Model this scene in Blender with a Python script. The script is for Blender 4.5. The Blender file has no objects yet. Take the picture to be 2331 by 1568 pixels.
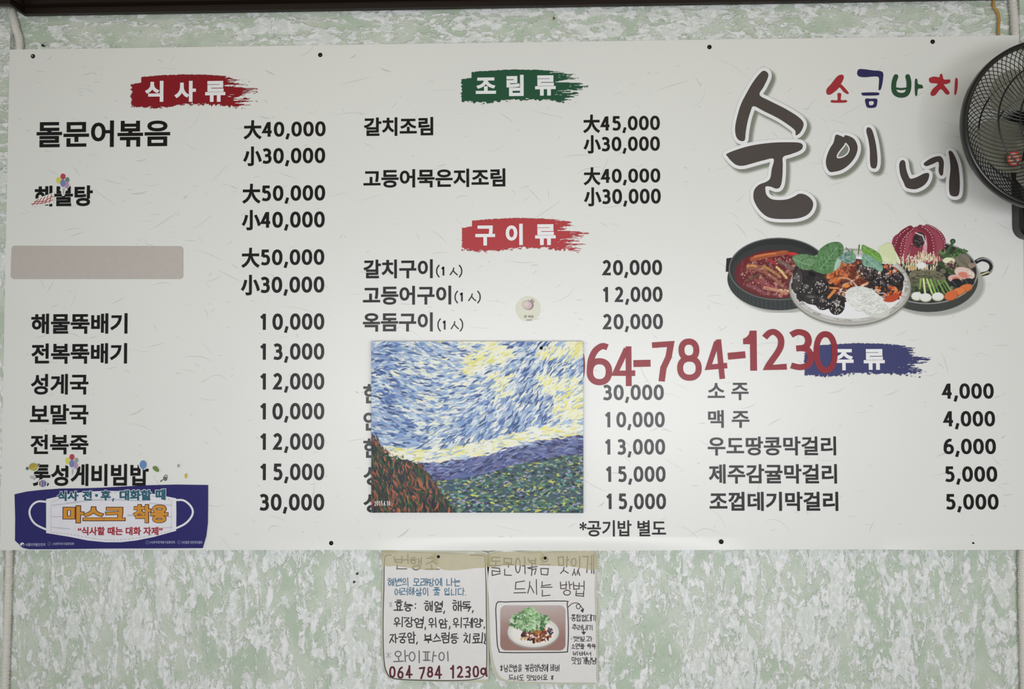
import bpy, math, random
import numpy as np
from mathutils import Vector, Matrix
from mathutils.geometry import tessellate_polygon
random.seed(7)
SC = bpy.context.scene
COL = SC.collection
# ------------------------------------------------------------------ camera
F = 1700.0
CAM = np.array([0.0486, -1.6922, -0.1556]); YAW, PIT, ROL = 0.0210, 0.0242, -0.0040
def cam_axes():
    fw = np.array([-math.sin(YAW)*math.cos(PIT), math.cos(YAW)*math.cos(PIT), math.sin(PIT)])
    r = np.array([math.cos(YAW), math.sin(YAW), 0.0]); u = np.cross(r, fw)
    return math.cos(ROL)*r+math.sin(ROL)*u, -math.sin(ROL)*r+math.cos(ROL)*u, fw
RR, UU, FW = cam_axes()
cam = bpy.data.cameras.new('camera'); cam_ob = bpy.data.objects.new('camera', cam); COL.objects.link(cam_ob)
cam.sensor_width = 36.0; cam.sensor_fit = 'HORIZONTAL'; cam.lens = F*36.0/2331; cam.clip_start = 0.02
cam_ob.matrix_world = Matrix([[RR[0], UU[0], -FW[0], CAM[0]], [RR[1], UU[1], -FW[1], CAM[1]], [RR[2], UU[2], -FW[2], CAM[2]], [0, 0, 0, 1]])
SC.camera = cam_ob
# ------------------------------------------------------------------ light
w = bpy.data.worlds.new('world'); SC.world = w; w.use_nodes = True
bg = w.node_tree.nodes['Background']; bg.inputs[0].default_value = (0.93, 0.95, 0.93, 1); bg.inputs[1].default_value = 0.36
def area(name, loc, target, sx, sy, power, color):
    l = bpy.data.lights.new(name, 'AREA'); l.shape = 'RECTANGLE'; l.size = sx; l.size_y = sy; l.energy = power; l.color = color
    o = bpy.data.objects.new(name, l); COL.objects.link(o); o.location = loc
    o.rotation_euler = (Vector(target)-Vector(loc)).to_track_quat('-Z', 'Y').to_euler()
    return o
wl = area('window_light', (0.20, -2.6, -0.40), (0.08, 0, -0.26), 2.6, 0.7, 21.5, (0.95, 0.968, 1.0)); wl.data.spread = math.radians(112)
area('ceiling_lamp', (-1.1, -1.9, 1.45), (-0.5, 0, 0.0), 1.3, 0.35, 2.0, (1.0, 0.88, 0.60))
area('ceiling_lamp', (1.2, -2.3, 1.45), (0.6, 0, 0.0), 1.3, 0.35, 2.8, (1.0, 0.88, 0.62))
SC.view_settings.view_transform = 'Standard'; SC.view_settings.look = 'None'
SC.view_settings.exposure = 0.0; SC.view_settings.gamma = 1.0
SC.view_settings.use_curve_mapping = False
# ------------------------------------------------------------------ helpers
def P(u, v, y=0.0):
    """point where the sight line of photo pixel (u, v) meets the plane at depth y"""
    d = FW + RR*((u-1165.5)/F) - UU*((v-784)/F)
    t = (y-CAM[1])/d[1]
    return CAM + d*t
def PA(u, v, y=0.0):
    u = np.asarray(u, float); v = np.asarray(v, float); y = np.broadcast_to(np.asarray(y, float), u.shape)
    d = FW + RR*((u-1165.5)/F)[..., None] - UU*((v-784)/F)[..., None]
    t = (y-CAM[1])/d[..., 1]
    return CAM + d*t[..., None]
def lin(c):
    c = np.asarray(c, float)/255.0
    return np.where(c <= 0.04045, c/12.92, ((c+0.055)/1.055)**2.4)
KA = 1.22
def alb(c): return np.clip(lin(c)*KA, 0, 0.88)
MATS = {}
def mat(name, c, rough=0.5, metal=0.0, alpha=None, coat=0.0, spec=0.5):
    if name in MATS: return MATS[name]
    m = bpy.data.materials.new(name); m.use_nodes = True; nt = m.node_tree; b = nt.nodes['Principled BSDF']
    a = alb(c)
    n = nt.nodes.new('ShaderNodeTexNoise'); n.inputs['Scale'].default_value = 60; n.inputs['Detail'].default_value = 2
    co = nt.nodes.new('ShaderNodeTexCoord'); nt.links.new(co.outputs['Object'], n.inputs['Vector'])
    mx = nt.nodes.new('ShaderNodeMix'); mx.data_type = 'RGBA'
    mx.inputs[6].default_value = (*(a*0.95), 1); mx.inputs[7].default_value = (*np.clip(a*1.05, 0, .95), 1)
    nt.links.new(n.outputs['Fac'], mx.inputs[0]); nt.links.new(mx.outputs[2], b.inputs['Base Color'])
    b.inputs['Roughness'].default_value = rough; b.inputs['Metallic'].default_value = metal
    b.inputs['Coat Weight'].default_value = coat; b.inputs['Specular IOR Level'].default_value = spec
    if alpha is not None: b.inputs['Alpha'].default_value = alpha
    MATS[name] = m; return m
def print_mat():
    """ink whose colour and coverage come from a painted colour attribute (flat print)"""
    if 'print' in MATS: return MATS['print']
    m = bpy.data.materials.new('print'); m.use_nodes = True; nt = m.node_tree; b = nt.nodes['Principled BSDF']
    a = nt.nodes.new('ShaderNodeAttribute'); a.attribute_name = 'ink'
    nt.links.new(a.outputs['Color'], b.inputs['Base Color']); nt.links.new(a.outputs['Alpha'], b.inputs['Alpha'])
    b.inputs['Roughness'].default_value = 0.42; b.inputs['Specular IOR Level'].default_value = 0.22
    MATS['print'] = m; return m
def empty(name, loc, label, cat, group=None):
    o = bpy.data.objects.new(name, None); COL.objects.link(o); o.location = loc; o.empty_display_size = 0.05
    tag(o, label, cat, group); return o
def tag(o, label=None, cat=None, group=None, kind=None):
    if label: o['label'] = label
    if cat: o['category'] = cat
    if group: o['group'] = group
    if kind: o['kind'] = kind
    return o
def root_loc(o):
    while o.parent: o = o.parent
    return np.array(o.location)
def obj(name, V, Fc, m, parent=None, smooth=False, kind=None):
    V = np.asarray(V, float).reshape(-1, 3)
    org = root_loc(parent) if parent else V.mean(0)
    me = bpy.data.meshes.new(name); me.from_pydata((V-org).tolist(), [], [list(map(int, f)) for f in Fc]); me.update()
    if smooth: me.polygons.foreach_set('use_smooth', [True]*len(me.polygons))
    me.materials.append(m)
    o = bpy.data.objects.new(name, me); COL.objects.link(o)
    if parent: o.parent = parent
    else: o.location = org
    if kind: o['kind'] = kind
    return o
class MB:
    def __init__(s): s.v = []; s.f = []
    def add(s, V, Fc):
        n = len(s.v); s.v += [tuple(map(float, p)) for p in V]; s.f += [tuple(i+n for i in f) for f in Fc]; return s
    def box(s, a, b):
        x0, y0, z0 = a; x1, y1, z1 = b
        return s.add([(x0,y0,z0),(x1,y0,z0),(x1,y1,z0),(x0,y1,z0),(x0,y0,z1),(x1,y0,z1),(x1,y1,z1),(x0,y1,z1)],
                     [(0,3,2,1),(4,5,6,7),(0,1,5,4),(1,2,6,5),(2,3,7,6),(3,0,4,7)])
    def tube(s, pts, rad, n=8, closed=False):
        pts = [np.array(p, float) for p in pts]; N = len(pts)
        rad = rad if hasattr(rad, '__len__') else [rad]*N
        V = []; up = None
        for i, p in enumerate(pts):
            a = pts[(i-1) % N] if (closed or i > 0) else p; b = pts[(i+1) % N] if (closed or i < N-1) else p
            t = (b-a)/np.linalg.norm(b-a)
            if up is None: up = np.array([0, 1.0, 0]) if abs(t[1]) < .9 else np.array([1.0, 0, 0])
            u = np.cross(t, np.cross(up, t)); u /= np.linalg.norm(u); w_ = np.cross(t, u); up = u
            for k in range(n):
                q = 2*math.pi*k/n; V.append(p+rad[i]*(math.cos(q)*u+math.sin(q)*w_))
        Fc = []
        for i in range(N if closed else N-1):
            j = (i+1) % N
            for k in range(n): Fc.append((i*n+k, i*n+(k+1) % n, j*n+(k+1) % n, j*n+k))
        if not closed: Fc += [tuple(range(n))[::-1], tuple((N-1)*n+k for k in range(n))]
        return s.add(V, Fc)
    def lathe(s, c, prof, n=40, axis=1):
        """profile of (radius, offset along -y) turned about the y axis through c"""
        V = []; M = len(prof)
        for k in range(n):
            q = 2*math.pi*k/n
            for r, h in prof: V.append((c[0]+r*math.cos(q), c[1]-h, c[2]+r*math.sin(q)))
        return s.add(V, [(k*M+j, ((k+1) % n)*M+j, ((k+1) % n)*M+j+1, k*M+j+1) for k in range(n) for j in range(M-1)])
    def build(s, name, m, parent=None, smooth=False, kind=None): return obj(name, s.v, s.f, m, parent, smooth, kind)
def smooth_poly(pts, closed=True, k=4):
    p = np.array(pts, float); n = len(p); out = []
    rng = range(n) if closed else range(n-1)
    for i in rng:
        if closed: a, b, c, d = p[(i-1) % n], p[i], p[(i+1) % n], p[(i+2) % n]
        else: a, b, c, d = p[max(i-1, 0)], p[i], p[i+1], p[min(i+2, n-1)]
        for j in range(k):
            t = j/k
            out.append(0.5*((2*b)+(-a+c)*t+(2*a-5*b+4*c-d)*t*t+(-a+3*b-3*c+d)*t**3))
    if not closed: out.append(p[-1])
    return np.array(out)
def ribbon(pts, w, closed=False, round_caps=False):
    """flat 2-D ribbon of width w along pts with mitred joins -> verts, faces"""
    p = np.array(pts, float)
    keep = [0]+[i for i in range(1, len(p)) if np.linalg.norm(p[i]-p[i-1]) > 1e-7]; p = p[keep]
    if closed and len(p) > 2 and np.linalg.norm(p[0]-p[-1]) < 1e-7: p = p[:-1]
    n = len(p)
    if n < 2: return [], []
    V = []; W = w if hasattr(w, '__len__') else [w]*n
    for i in range(n):
        a = p[(i-1) % n] if (closed or i > 0) else None; b = p[(i+1) % n] if (closed or i < n-1) else None
        d1 = (p[i]-a) if a is not None else (b-p[i]); d2 = (b-p[i]) if b is not None else d1
        d1 = d1/np.linalg.norm(d1); d2 = d2/np.linalg.norm(d2)
        n1 = np.array([-d1[1], d1[0]]); n2 = np.array([-d2[1], d2[0]])
        m = n1+n2; L = np.linalg.norm(m)
        if L < 0.35: m = n1; s = 1.0
        else: m = m/L; s = min(1.0/max(m@n1, 0.4), 1.7)
        h = W[i]/2*s
        V += [p[i]+m*h, p[i]-m*h]
    Fc = [(2*i, 2*i+1, 2*((i+1) % n)+1, 2*((i+1) % n)) for i in range(n if closed else n-1)]
    if round_caps and not closed:
        for i, e in ((0, p[0]), (n-1, p[-1])):
            b = len(V); r = W[i]/2
            V += [e+r*np.array([math.cos(q*math.pi/4), math.sin(q*math.pi/4)]) for q in range(8)]
            Fc.append(tuple(range(b, b+8)))
    return V, Fc
class Flat:
    """collects 2-D shapes (y down = pixel frame, or y up in the wall frame)"""
    def __init__(s): s.v = []; s.f = []; s.d = []; s.k = 0
    def add(s, V, Fc, same=False):
        n = len(s.v); V = [tuple(map(float, p))[:2] for p in V]; s.v += V; s.f += [tuple(i+n for i in f) for f in Fc]
        if not same: s.k += 1
        s.d += [(s.k % 24)*s.step]*len(V); return s
    step = 1e-5
    def rib(s, pts, w, closed=False, rc=False):
        V, Fc = ribbon(pts, w, closed, rc); n0 = len(s.d); s.add(V, Fc)
        m = len(V)-(16 if rc and not closed and V else 0); g = 5e-6 if m < 60 else 2e-6
        for i in range(len(V)): s.d[n0+i] += (i//2)*g if i < m else (0 if i < m+8 else (m//2)*g)+g*2
        return s
    def poly(s, *loops):
        L = [[Vector((q[0], q[1], 0)) for q in lp] for lp in loops]
        V = [q for lp in loops for q in lp]; return s.add(V, tessellate_polygon(L))
    def disc(s, c, rx, ry=None, n=20, rot=0):
        ry = ry or rx; cs, sn = math.cos(rot), math.sin(rot)
        V = []
        for k in range(n):
            a, b = rx*math.cos(2*math.pi*k/n), ry*math.sin(2*math.pi*k/n); V.append((c[0]+a*cs-b*sn, c[1]+a*sn+b*cs))
        return s.add(V, [tuple(range(n))])
    def px(s, name, m, parent, y, kind=None, thick=0.0):
        """shapes drawn in pixel coordinates laid on the plane at depth y"""
        if not s.v: return None
        a = np.array(s.v); W3 = PA(a[:, 0], a[:, 1], y); W3[:, 1] -= np.array(s.d)*(1 if len(s.d) == len(a) else 0)
        f = s.f
        if thick:
            B = PA(a[:, 0], a[:, 1], y); B[:, 1] += thick; n = len(a)
            W3 = np.vstack([W3, B]); e = {}
            for q in s.f:
                for i in range(len(q)):
                    k = (q[i], q[(i+1) % len(q)])
                    if (k[1], k[0]) in e: del e[(k[1], k[0])]
                    else: e[k] = 1
            f = list(s.f)+[tuple(i+n for i in q[::-1]) for q in s.f]+[(a_, b_, b_+n, a_+n) for a_, b_ in e]
        return obj(name, W3, f, m, parent, kind=kind)
# ---- lettering ------------------------------------------------------------
GL = {}
def glyphs(s, sp=1.0):
    key = (s, sp)
    if key in GL: return GL[key]
    c = bpy.data.curves.new('lettering', 'FONT'); c.body = s; c.size = 1; c.resolution_u = 4; c.space_character = sp
    o = bpy.data.objects.new('lettering', c); COL.objects.link(o)
    me = bpy.data.meshes.new_from_object(o.evaluated_get(bpy.context.evaluated_depsgraph_get()))
    V = np.array([v.co[:2] for v in me.vertices]); Fc = [tuple(p.vertices) for p in me.polygons]
    bpy.data.objects.remove(o); bpy.data.curves.remove(c); bpy.data.meshes.remove(me)
    # weld by position so that outlines can be followed
    key2 = {}; idx = []
    U = []
    for q in V:
        k = (round(q[0], 4), round(q[1], 4))
        if k not in key2: key2[k] = len(U); U.append(q)
        idx.append(key2[k])
    Fc = [tuple(idx[i] for i in f) for f in Fc]; V = np.array(U)
    ec = {}
    for f in Fc:
        for i in range(len(f)):
            a, b = f[i], f[(i+1) % len(f)]
            if a == b: continue
            ec[(a, b)] = ec.get((a, b), 0)+1
    nxt = {}
    for (a, b) in ec:
        if (b, a) not in ec: nxt.setdefault(a, []).append(b)
    loops = []
    while nxt:
        st = next(iter(nxt)); lp = [st]; cur = st
        while cur in nxt:
            b = nxt[cur].pop()
            if not nxt[cur]: del nxt[cur]
            if b == st: break
            lp.append(b); cur = b
        if len(lp) > 2: loops.append(V[lp])
    GL[key] = (V, Fc, loops); return GL[key]
def superell(cx, cy, rx, ry, n=22, e=2.25):
    out = []
    for k in range(n):
        q = 2*math.pi*k/n; c, s_ = math.cos(q), math.sin(q)
        out.append((cx+rx*math.copysign(abs(c)**(2/e), c), cy+ry*math.copysign(abs(s_)**(2/e), s_)))
    return out
DG = {'0': [(superell(.5, .5, .5, .5), 1)],
      '1': [([(.62, 1.10), (.62, -.10)], 0), ([(.16, .80), (.36, .87), (.62, 1.0)], 0)],
      '2': [('s', [(.04, .86), (.30, .99), (.58, 1.0), (.84, .84), (.84, .62), (.66, .42), (.30, .16), (.10, 0)], [(1.08, 0)])],
      '3': [('s', [(.06, .92), (.40, 1.0), (.76, .93), (.88, .75), (.76, .58), (.50, .535)], [(.28, .53)]), ('s', [(.50, .535), (.80, .49), (.96, .28), (.82, .06), (.44, -.01), (.0, .05)], [])],
      '4': [([(.66, 1.03), (.02, .29), (1.12, .29)], 0), ([(.76, 1.10), (.76, -.10)], 0)],
      '5': [([(.98, 1), (.22, 1), (.17, .55)], 0), ('s', [(.17, .56), (.44, .61), (.78, .56), (.95, .32), (.80, .06), (.42, -.01), (.0, .05)], [])],
      '6': [(superell(.52, .29, .48, .29), 1), ('s', [(.90, .97), (.62, 1.0), (.28, .86), (.08, .60), (.04, .32)], [])],
      '7': [([(.0, 1), (.96, 1), (.80, .62), (.50, .30), (.36, -.10)], 0)],
      '8': [(superell(.5, .765, .40, .235), 1), (superell(.5, .265, .50, .265), 1)],
      '-': [([(.0, .38), (1.0, .38)], 0)]}
def digit(fl, ch, x, y, W, H, w):
    """stroke numeral, baseline y, cap height H, glyph width W, stroke w (y up)"""
    f = lambda q: (x+w/2+q[0]*(W-w), y+w/2+q[1]*(H-w))
    for it in DG[ch]:
        if it[0] == 's':
            pts = smooth_poly([f(q) for q in it[1]], False, 4).tolist()+[list(f(q)) for q in it[2]]; cl = False
        else: pts = [f(q) for q in it[0]]; cl = bool(it[1])
        if cl: pts = smooth_poly(pts, True, 2)
        fl.rib(pts, w, cl)
def slope(v): return -0.0146*(1-(v-100)/1150)
def place(V2, box, name, m, parent, y, ybase=None, rot=0, kind=None, thick=0):
    """fit 2-D outline points (y up) to the photo box on the plane at depth y, square to the board"""
    x0, y0, x1, y1 = box; V = np.array(V2.v if isinstance(V2, Flat) else V2[0]); Fc = V2.f if isinstance(V2, Flat) else V2[1]
    cx, cy = (x0+x1)/2, (y0+y1)/2
    wpx, hpx = x1-x0, (y1-y0)-abs(slope(cy))*(x1-x0)*.8
    c = P(cx, cy, y); W = P(x1, cy, y)[0]-P(x0, cy, y)[0]; H = W/wpx*hpx
    lo, hi = V.min(0), V.max(0)
    if ybase: lo = np.array([lo[0], ybase[0]]); hi = np.array([hi[0], ybase[1]])
    X = (V[:, 0]-(lo[0]+hi[0])/2)*(W/(hi[0]-lo[0])); Z = (V[:, 1]-(lo[1]+hi[1])/2)*(H/(hi[1]-lo[1]))
    if rot: X, Z = X*math.cos(rot)-Z*math.sin(rot), X*math.sin(rot)+Z*math.cos(rot)
    dd = np.array(V2.d) if isinstance(V2, Flat) and len(V2.d) == len(V) else 0
    W3 = np.stack([c[0]+X, y-dd+np.zeros_like(X), c[2]+Z], 1)
    return obj(name, W3, Fc, m, parent, kind=kind)
def grow(fl, lp, w):
    """strip that thickens a closed outline on its outer side (outlines keep the ink on their left)"""
    p = np.array(lp, float); n = len(p)
    k = [i for i in range(n) if np.linalg.norm(p[i]-p[i-1]) > 1e-6]; p = p[k]; n = len(p)
    if n < 3: return
    e = np.roll(p, -1, 0)-p; e /= np.linalg.norm(e, axis=1)[:, None]; nr = np.stack([e[:, 1], -e[:, 0]], 1)
    a = np.roll(nr, 1, 0); m = a+nr; L = np.linalg.norm(m, axis=1)[:, None]; m = np.where(L > .3, m/np.maximum(L, 1e-6), nr)
    s = np.minimum(1/np.maximum((m*nr).sum(1), .5), 1.5)[:, None]
    n0 = len(fl.d); fl.add(np.vstack([p, p+m*s*w]), [(i, (i+1) % n, (i+1) % n+n, i+n)[::-1] for i in range(n)])
    for i in range(2*n): fl.d[n0+i] += (i % n)*3e-6
def bold(s, wt, sp=1.0):
    V, Fc, loops = glyphs(s, sp); fl = Flat(); fl.add(V, Fc)
    if wt > 0:
        for lp in loops: grow(fl, lp, wt)
    return fl
def text(s, box, m, parent, y, wt=0.022, name='menu_item_text', sp=1.0, rot=0):
    return place(bold(s, wt, sp), box, name, m, parent, y, rot=rot)
def price(s, box, m, parent, y, name='price_text'):
    """box: left, top of digits, right, baseline"""
    fl = Flat(); x = 0.0; W, w = .62, .183
    for ch in s:
        if ch == ',': fl.rib([(x+.17, .21), (x+.06, -.17)], .17); x += .34
        elif ch in '大小':
            V, Fc, loops = glyphs(ch); q = V.copy(); lo, hi = q.min(0), q.max(0); sc = 1.18/(hi[1]-lo[1])
            f = lambda a: np.stack([x-0.02+(a[:, 0]-lo[0])*sc*.83, -.10+(a[:, 1]-lo[1])*sc], 1)
            fl.add(f(V), Fc)
            for lp in loops: grow(fl, f(lp), .042)
            x += 1.03
        else:
            digit(fl, ch, x-(.14 if ch == '1' else 0), 0, W, 1, w); x += .71
    if s[0] == '1': box = (box[0]+1, box[1], box[2], box[3])
    return place(fl, box, name, m, parent, y, ybase=(0, 1))
# ---- hand lettering -----------------------------------------------------
CI = {q: None for q in 'ㅁㅂㅇ'}
def circ(cx=.5, cy=.5, rx=.42, ry=.48, n=12): return [(cx+rx*math.sin(2*math.pi*k/n), cy+ry*math.cos(2*math.pi*k/n)) for k in range(n+1)]
J = {'ㄱ': [[(0, .95), (1, 1), (.75, 0)]], 'ㄴ': [[(.05, 1), (0, 0), (1, .08)]], 'ㄷ': [[(1, 1), (.05, .95), (0, 0), (1, .05)]],
     'ㄹ': [[(0, 1), (.95, 1), (.95, .55), (.05, .5), (0, 0), (1, .05)]], 'ㅁ': [[(0, 1), (.95, 1), (.9, 0), (.05, 0), (0, 1)]],
     'ㅂ': [[(0, 1), (.05, 0), (.95, 0), (1, 1)], [(.03, .5), (.97, .5)]], 'ㅅ': [[(.5, 1), (.42, .5), (0, 0)], [(.45, .6), (1, .05)]],
     'ㅇ': [circ()], 'ㅈ': [[(0, 1), (.95, 1), (.5, .5), (0, 0)], [(.5, .5), (1, .05)]],
     'ㅊ': [[(.35, 1.15), (.65, 1.1)], [(0, .85), (.95, .85), (.5, .45), (0, 0)], [(.5, .45), (1, .05)]],
     'ㅋ': [[(0, 1), (1, 1), (.75, 0)], [(0, .5), (.9, .55)]], 'ㅌ': [[(1, 1), (0, 1), (0, 0), (1, 0)], [(0, .5), (.9, .5)]],
     'ㅍ': [[(0, 1), (1, 1)], [(.3, 1), (.3, 0)], [(.7, 1), (.7, 0)], [(0, 0), (1, 0)]],
     'ㅎ': [[(.2, 1.1), (.8, 1.1)], [(0, .82), (1, .82)], circ(.5, .32, .36, .32)]}
for d_, b_ in (('ㄲ', 'ㄱ'), ('ㄸ', 'ㄷ'), ('ㅃ', 'ㅂ'), ('ㅆ', 'ㅅ'), ('ㅉ', 'ㅈ')):
    J[d_] = [[(x*.45, y) for x, y in st] for st in J[b_]]+[[(.55+x*.45, y) for x, y in st] for st in J[b_]]
J['ㅄ'] = [[(x*.45, y) for x, y in st] for st in J['ㅂ']]+[[(.55+x*.45, y) for x, y in st] for st in J['ㅅ']]
CHO = 'ㄱㄲㄴㄷㄸㄹㅁㅂㅃㅅㅆㅇㅈㅉㅊㅋㅌㅍㅎ'
JUNG = 'ㅏㅐㅑㅒㅓㅔㅕㅖㅗㅘㅙㅚㅛㅜㅝㅞㅟㅠㅡㅢㅣ'
JONG = ['', 'ㄱ', 'ㄲ', 'ㄳ', 'ㄴ', 'ㄵ', 'ㄶ', 'ㄷ', 'ㄹ', 'ㄺ', 'ㄻ', 'ㄼ', 'ㄽ', 'ㄾ', 'ㄿ', 'ㅀ', 'ㅁ', 'ㅂ', 'ㅄ', 'ㅅ', 'ㅆ', 'ㅇ', 'ㅈ', 'ㅊ', 'ㅋ', 'ㅌ', 'ㅍ', 'ㅎ']
VV = {'ㅏ': [[(.4, 1), (.4, 0)], [(.4, .55), (1, .55)]], 'ㅐ': [[(.2, .95), (.2, .05)], [(.2, .5), (.8, .5)], [(.8, 1), (.8, 0)]],
      'ㅑ': [[(.4, 1), (.4, 0)], [(.4, .68), (1, .68)], [(.4, .4), (1, .4)]], 'ㅓ': [[(.8, 1), (.8, 0)], [(.8, .5), (.1, .5)]],
      'ㅔ': [[(.5, .95), (.5, .05)], [(.5, .5), (0, .5)], [(.95, 1), (.95, 0)]], 'ㅕ': [[(.8, 1), (.8, 0)], [(.8, .65), (.1, .65)], [(.8, .38), (.1, .38)]],
      'ㅖ': [[(.5, .95), (.5, .05)], [(.5, .62), (0, .62)], [(.5, .38), (0, .38)], [(.95, 1), (.95, 0)]], 'ㅣ': [[(.5, 1), (.5, 0)]]}
HV = {'ㅗ': [[(.5, 1), (.5, .1)], [(0, .1), (1, .1)]], 'ㅛ': [[(.33, 1), (.33, .1)], [(.67, 1), (.67, .1)], [(0, .1), (1, .1)]],
      'ㅜ': [[(0, .85), (1, .85)], [(.5, .85), (.5, 0)]], 'ㅠ': [[(0, .85), (1, .85)], [(.33, .85), (.33, 0)], [(.67, .85), (.67, 0)]], 'ㅡ': [[(0, .5), (1, .5)]]}
CP = {'ㅘ': ('ㅗ', 'ㅏ'), 'ㅙ': ('ㅗ', 'ㅐ'), 'ㅚ': ('ㅗ', 'ㅣ'), 'ㅝ': ('ㅜ', 'ㅓ'), 'ㅞ': ('ㅜ', 'ㅔ'), 'ㅟ': ('ㅜ', 'ㅣ'), 'ㅢ': ('ㅡ', 'ㅣ')}
def fit(st, x0, y0, x1, y1): return [[(x0+x*(x1-x0), y0+y*(y1-y0)) for x, y in s] for s in st]
def syll(ch):
    n = ord(ch)-0xAC00; c, v, t = CHO[n//588], JUNG[(n % 588)//28], JONG[n % 28]; S = []
    b = .40 if t else 0.0
    if v in VV: S += fit(J[c], .02, b+.08, .52, .92)+fit(VV[v], .60, b+.0, .98, 1.0)
    elif v in HV:
        h = 1-b; S += fit(J[c], .15, b+h*.48, .85, .95)+fit(HV[v], 0, b+.02, 1, b+h*.42)
    else:
        a, d = CP[v]; h = 1-b; S += fit(J[c], .06, b+h*.46, .56, .95)+fit(HV[a], 0, b+.04, .62, b+h*.38)+fit(VV[d], .66, b, 1, 1)
    if t: S += fit(J[t], .18, -.02, .86, .34)
    return S
def hand(s, box, wpx, m, parent, y, name='handwriting', jit=.05, seed=1, chw=None):
    rnd = random.Random(seed); fl = Flat(); x = 0; H = box[3]-box[1]; strokes = []
    for ch in s:
        o = ord(ch)
        if 0xAC00 <= o <= 0xD7A3: st = syll(ch); adv = 1.0
        elif ch in '0123456789':
            st = [];adv = .78
            for it in DG[ch]:
                q = it[1] if it[0] == 's' else (list(it[0])+([it[0][0]] if it[1] else []))
                q = list(q)+(list(it[2]) if it[0] == 's' else [])
                st.append([(.08+.5*a, b) for a, b in q])
        elif ch == ',': st = [[(.12, .06), (.04, -.16)]]; adv = .38
        elif ch == '.': st = [[(.05, .0), (.09, .03)]]; adv = .3
        elif ch == ':': st = [[(.25, .3), (.25, .36)], [(.25, .68), (.25, .74)]]; adv = .6
        elif ch == '·': st = [[(.05, .5), (.12, .5)]]; adv = .3
        elif ch == '!': st = [[(.1, 1), (.1, .3), (0, .05), (.12, 0)]]; adv = .35
        elif ch == '*': st = [[(.1, .2), (.6, .8)], [(.6, .2), (.1, .8)], [(.35, .1), (.35, .9)]]; adv = .85
        elif ch == 'a': st = [circ(.25, .55, .24, .3), [(.5, .85), (.52, .25), (.66, .12)]]; adv = .8
        else: st = []; adv = .55
        dy = rnd.uniform(-.05, .05); sc = rnd.uniform(.92, 1.04)
        for k in st:
            jj = .008 if len(k) > 6 else jit; ox, oy = (rnd.uniform(-.03, .03), rnd.uniform(-.03, .03)) if len(k) > 6 else (0, 0)
            strokes.append([(x+(a*sc)+ox+rnd.uniform(-jj, jj), b*sc+dy+oy+rnd.uniform(-jj, jj)) for a, b in k])
        x += adv*1.08
    A = np.array([q for k in strokes for q in k]); lo, hi = A.min(0), A.max(0)
    for k in strokes:
        k = np.array(k); q = (k-lo)/(hi-lo)
        p = np.stack([box[0]+q[:, 0]*(box[2]-box[0]), box[3]-q[:, 1]*(box[3]-box[1])], 1)
        if len(p) > 6: p = smooth_poly(p, False, 2)
        fl.rib(p, wpx, False, True)
    return fl.px(name, m, parent, y)
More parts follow.
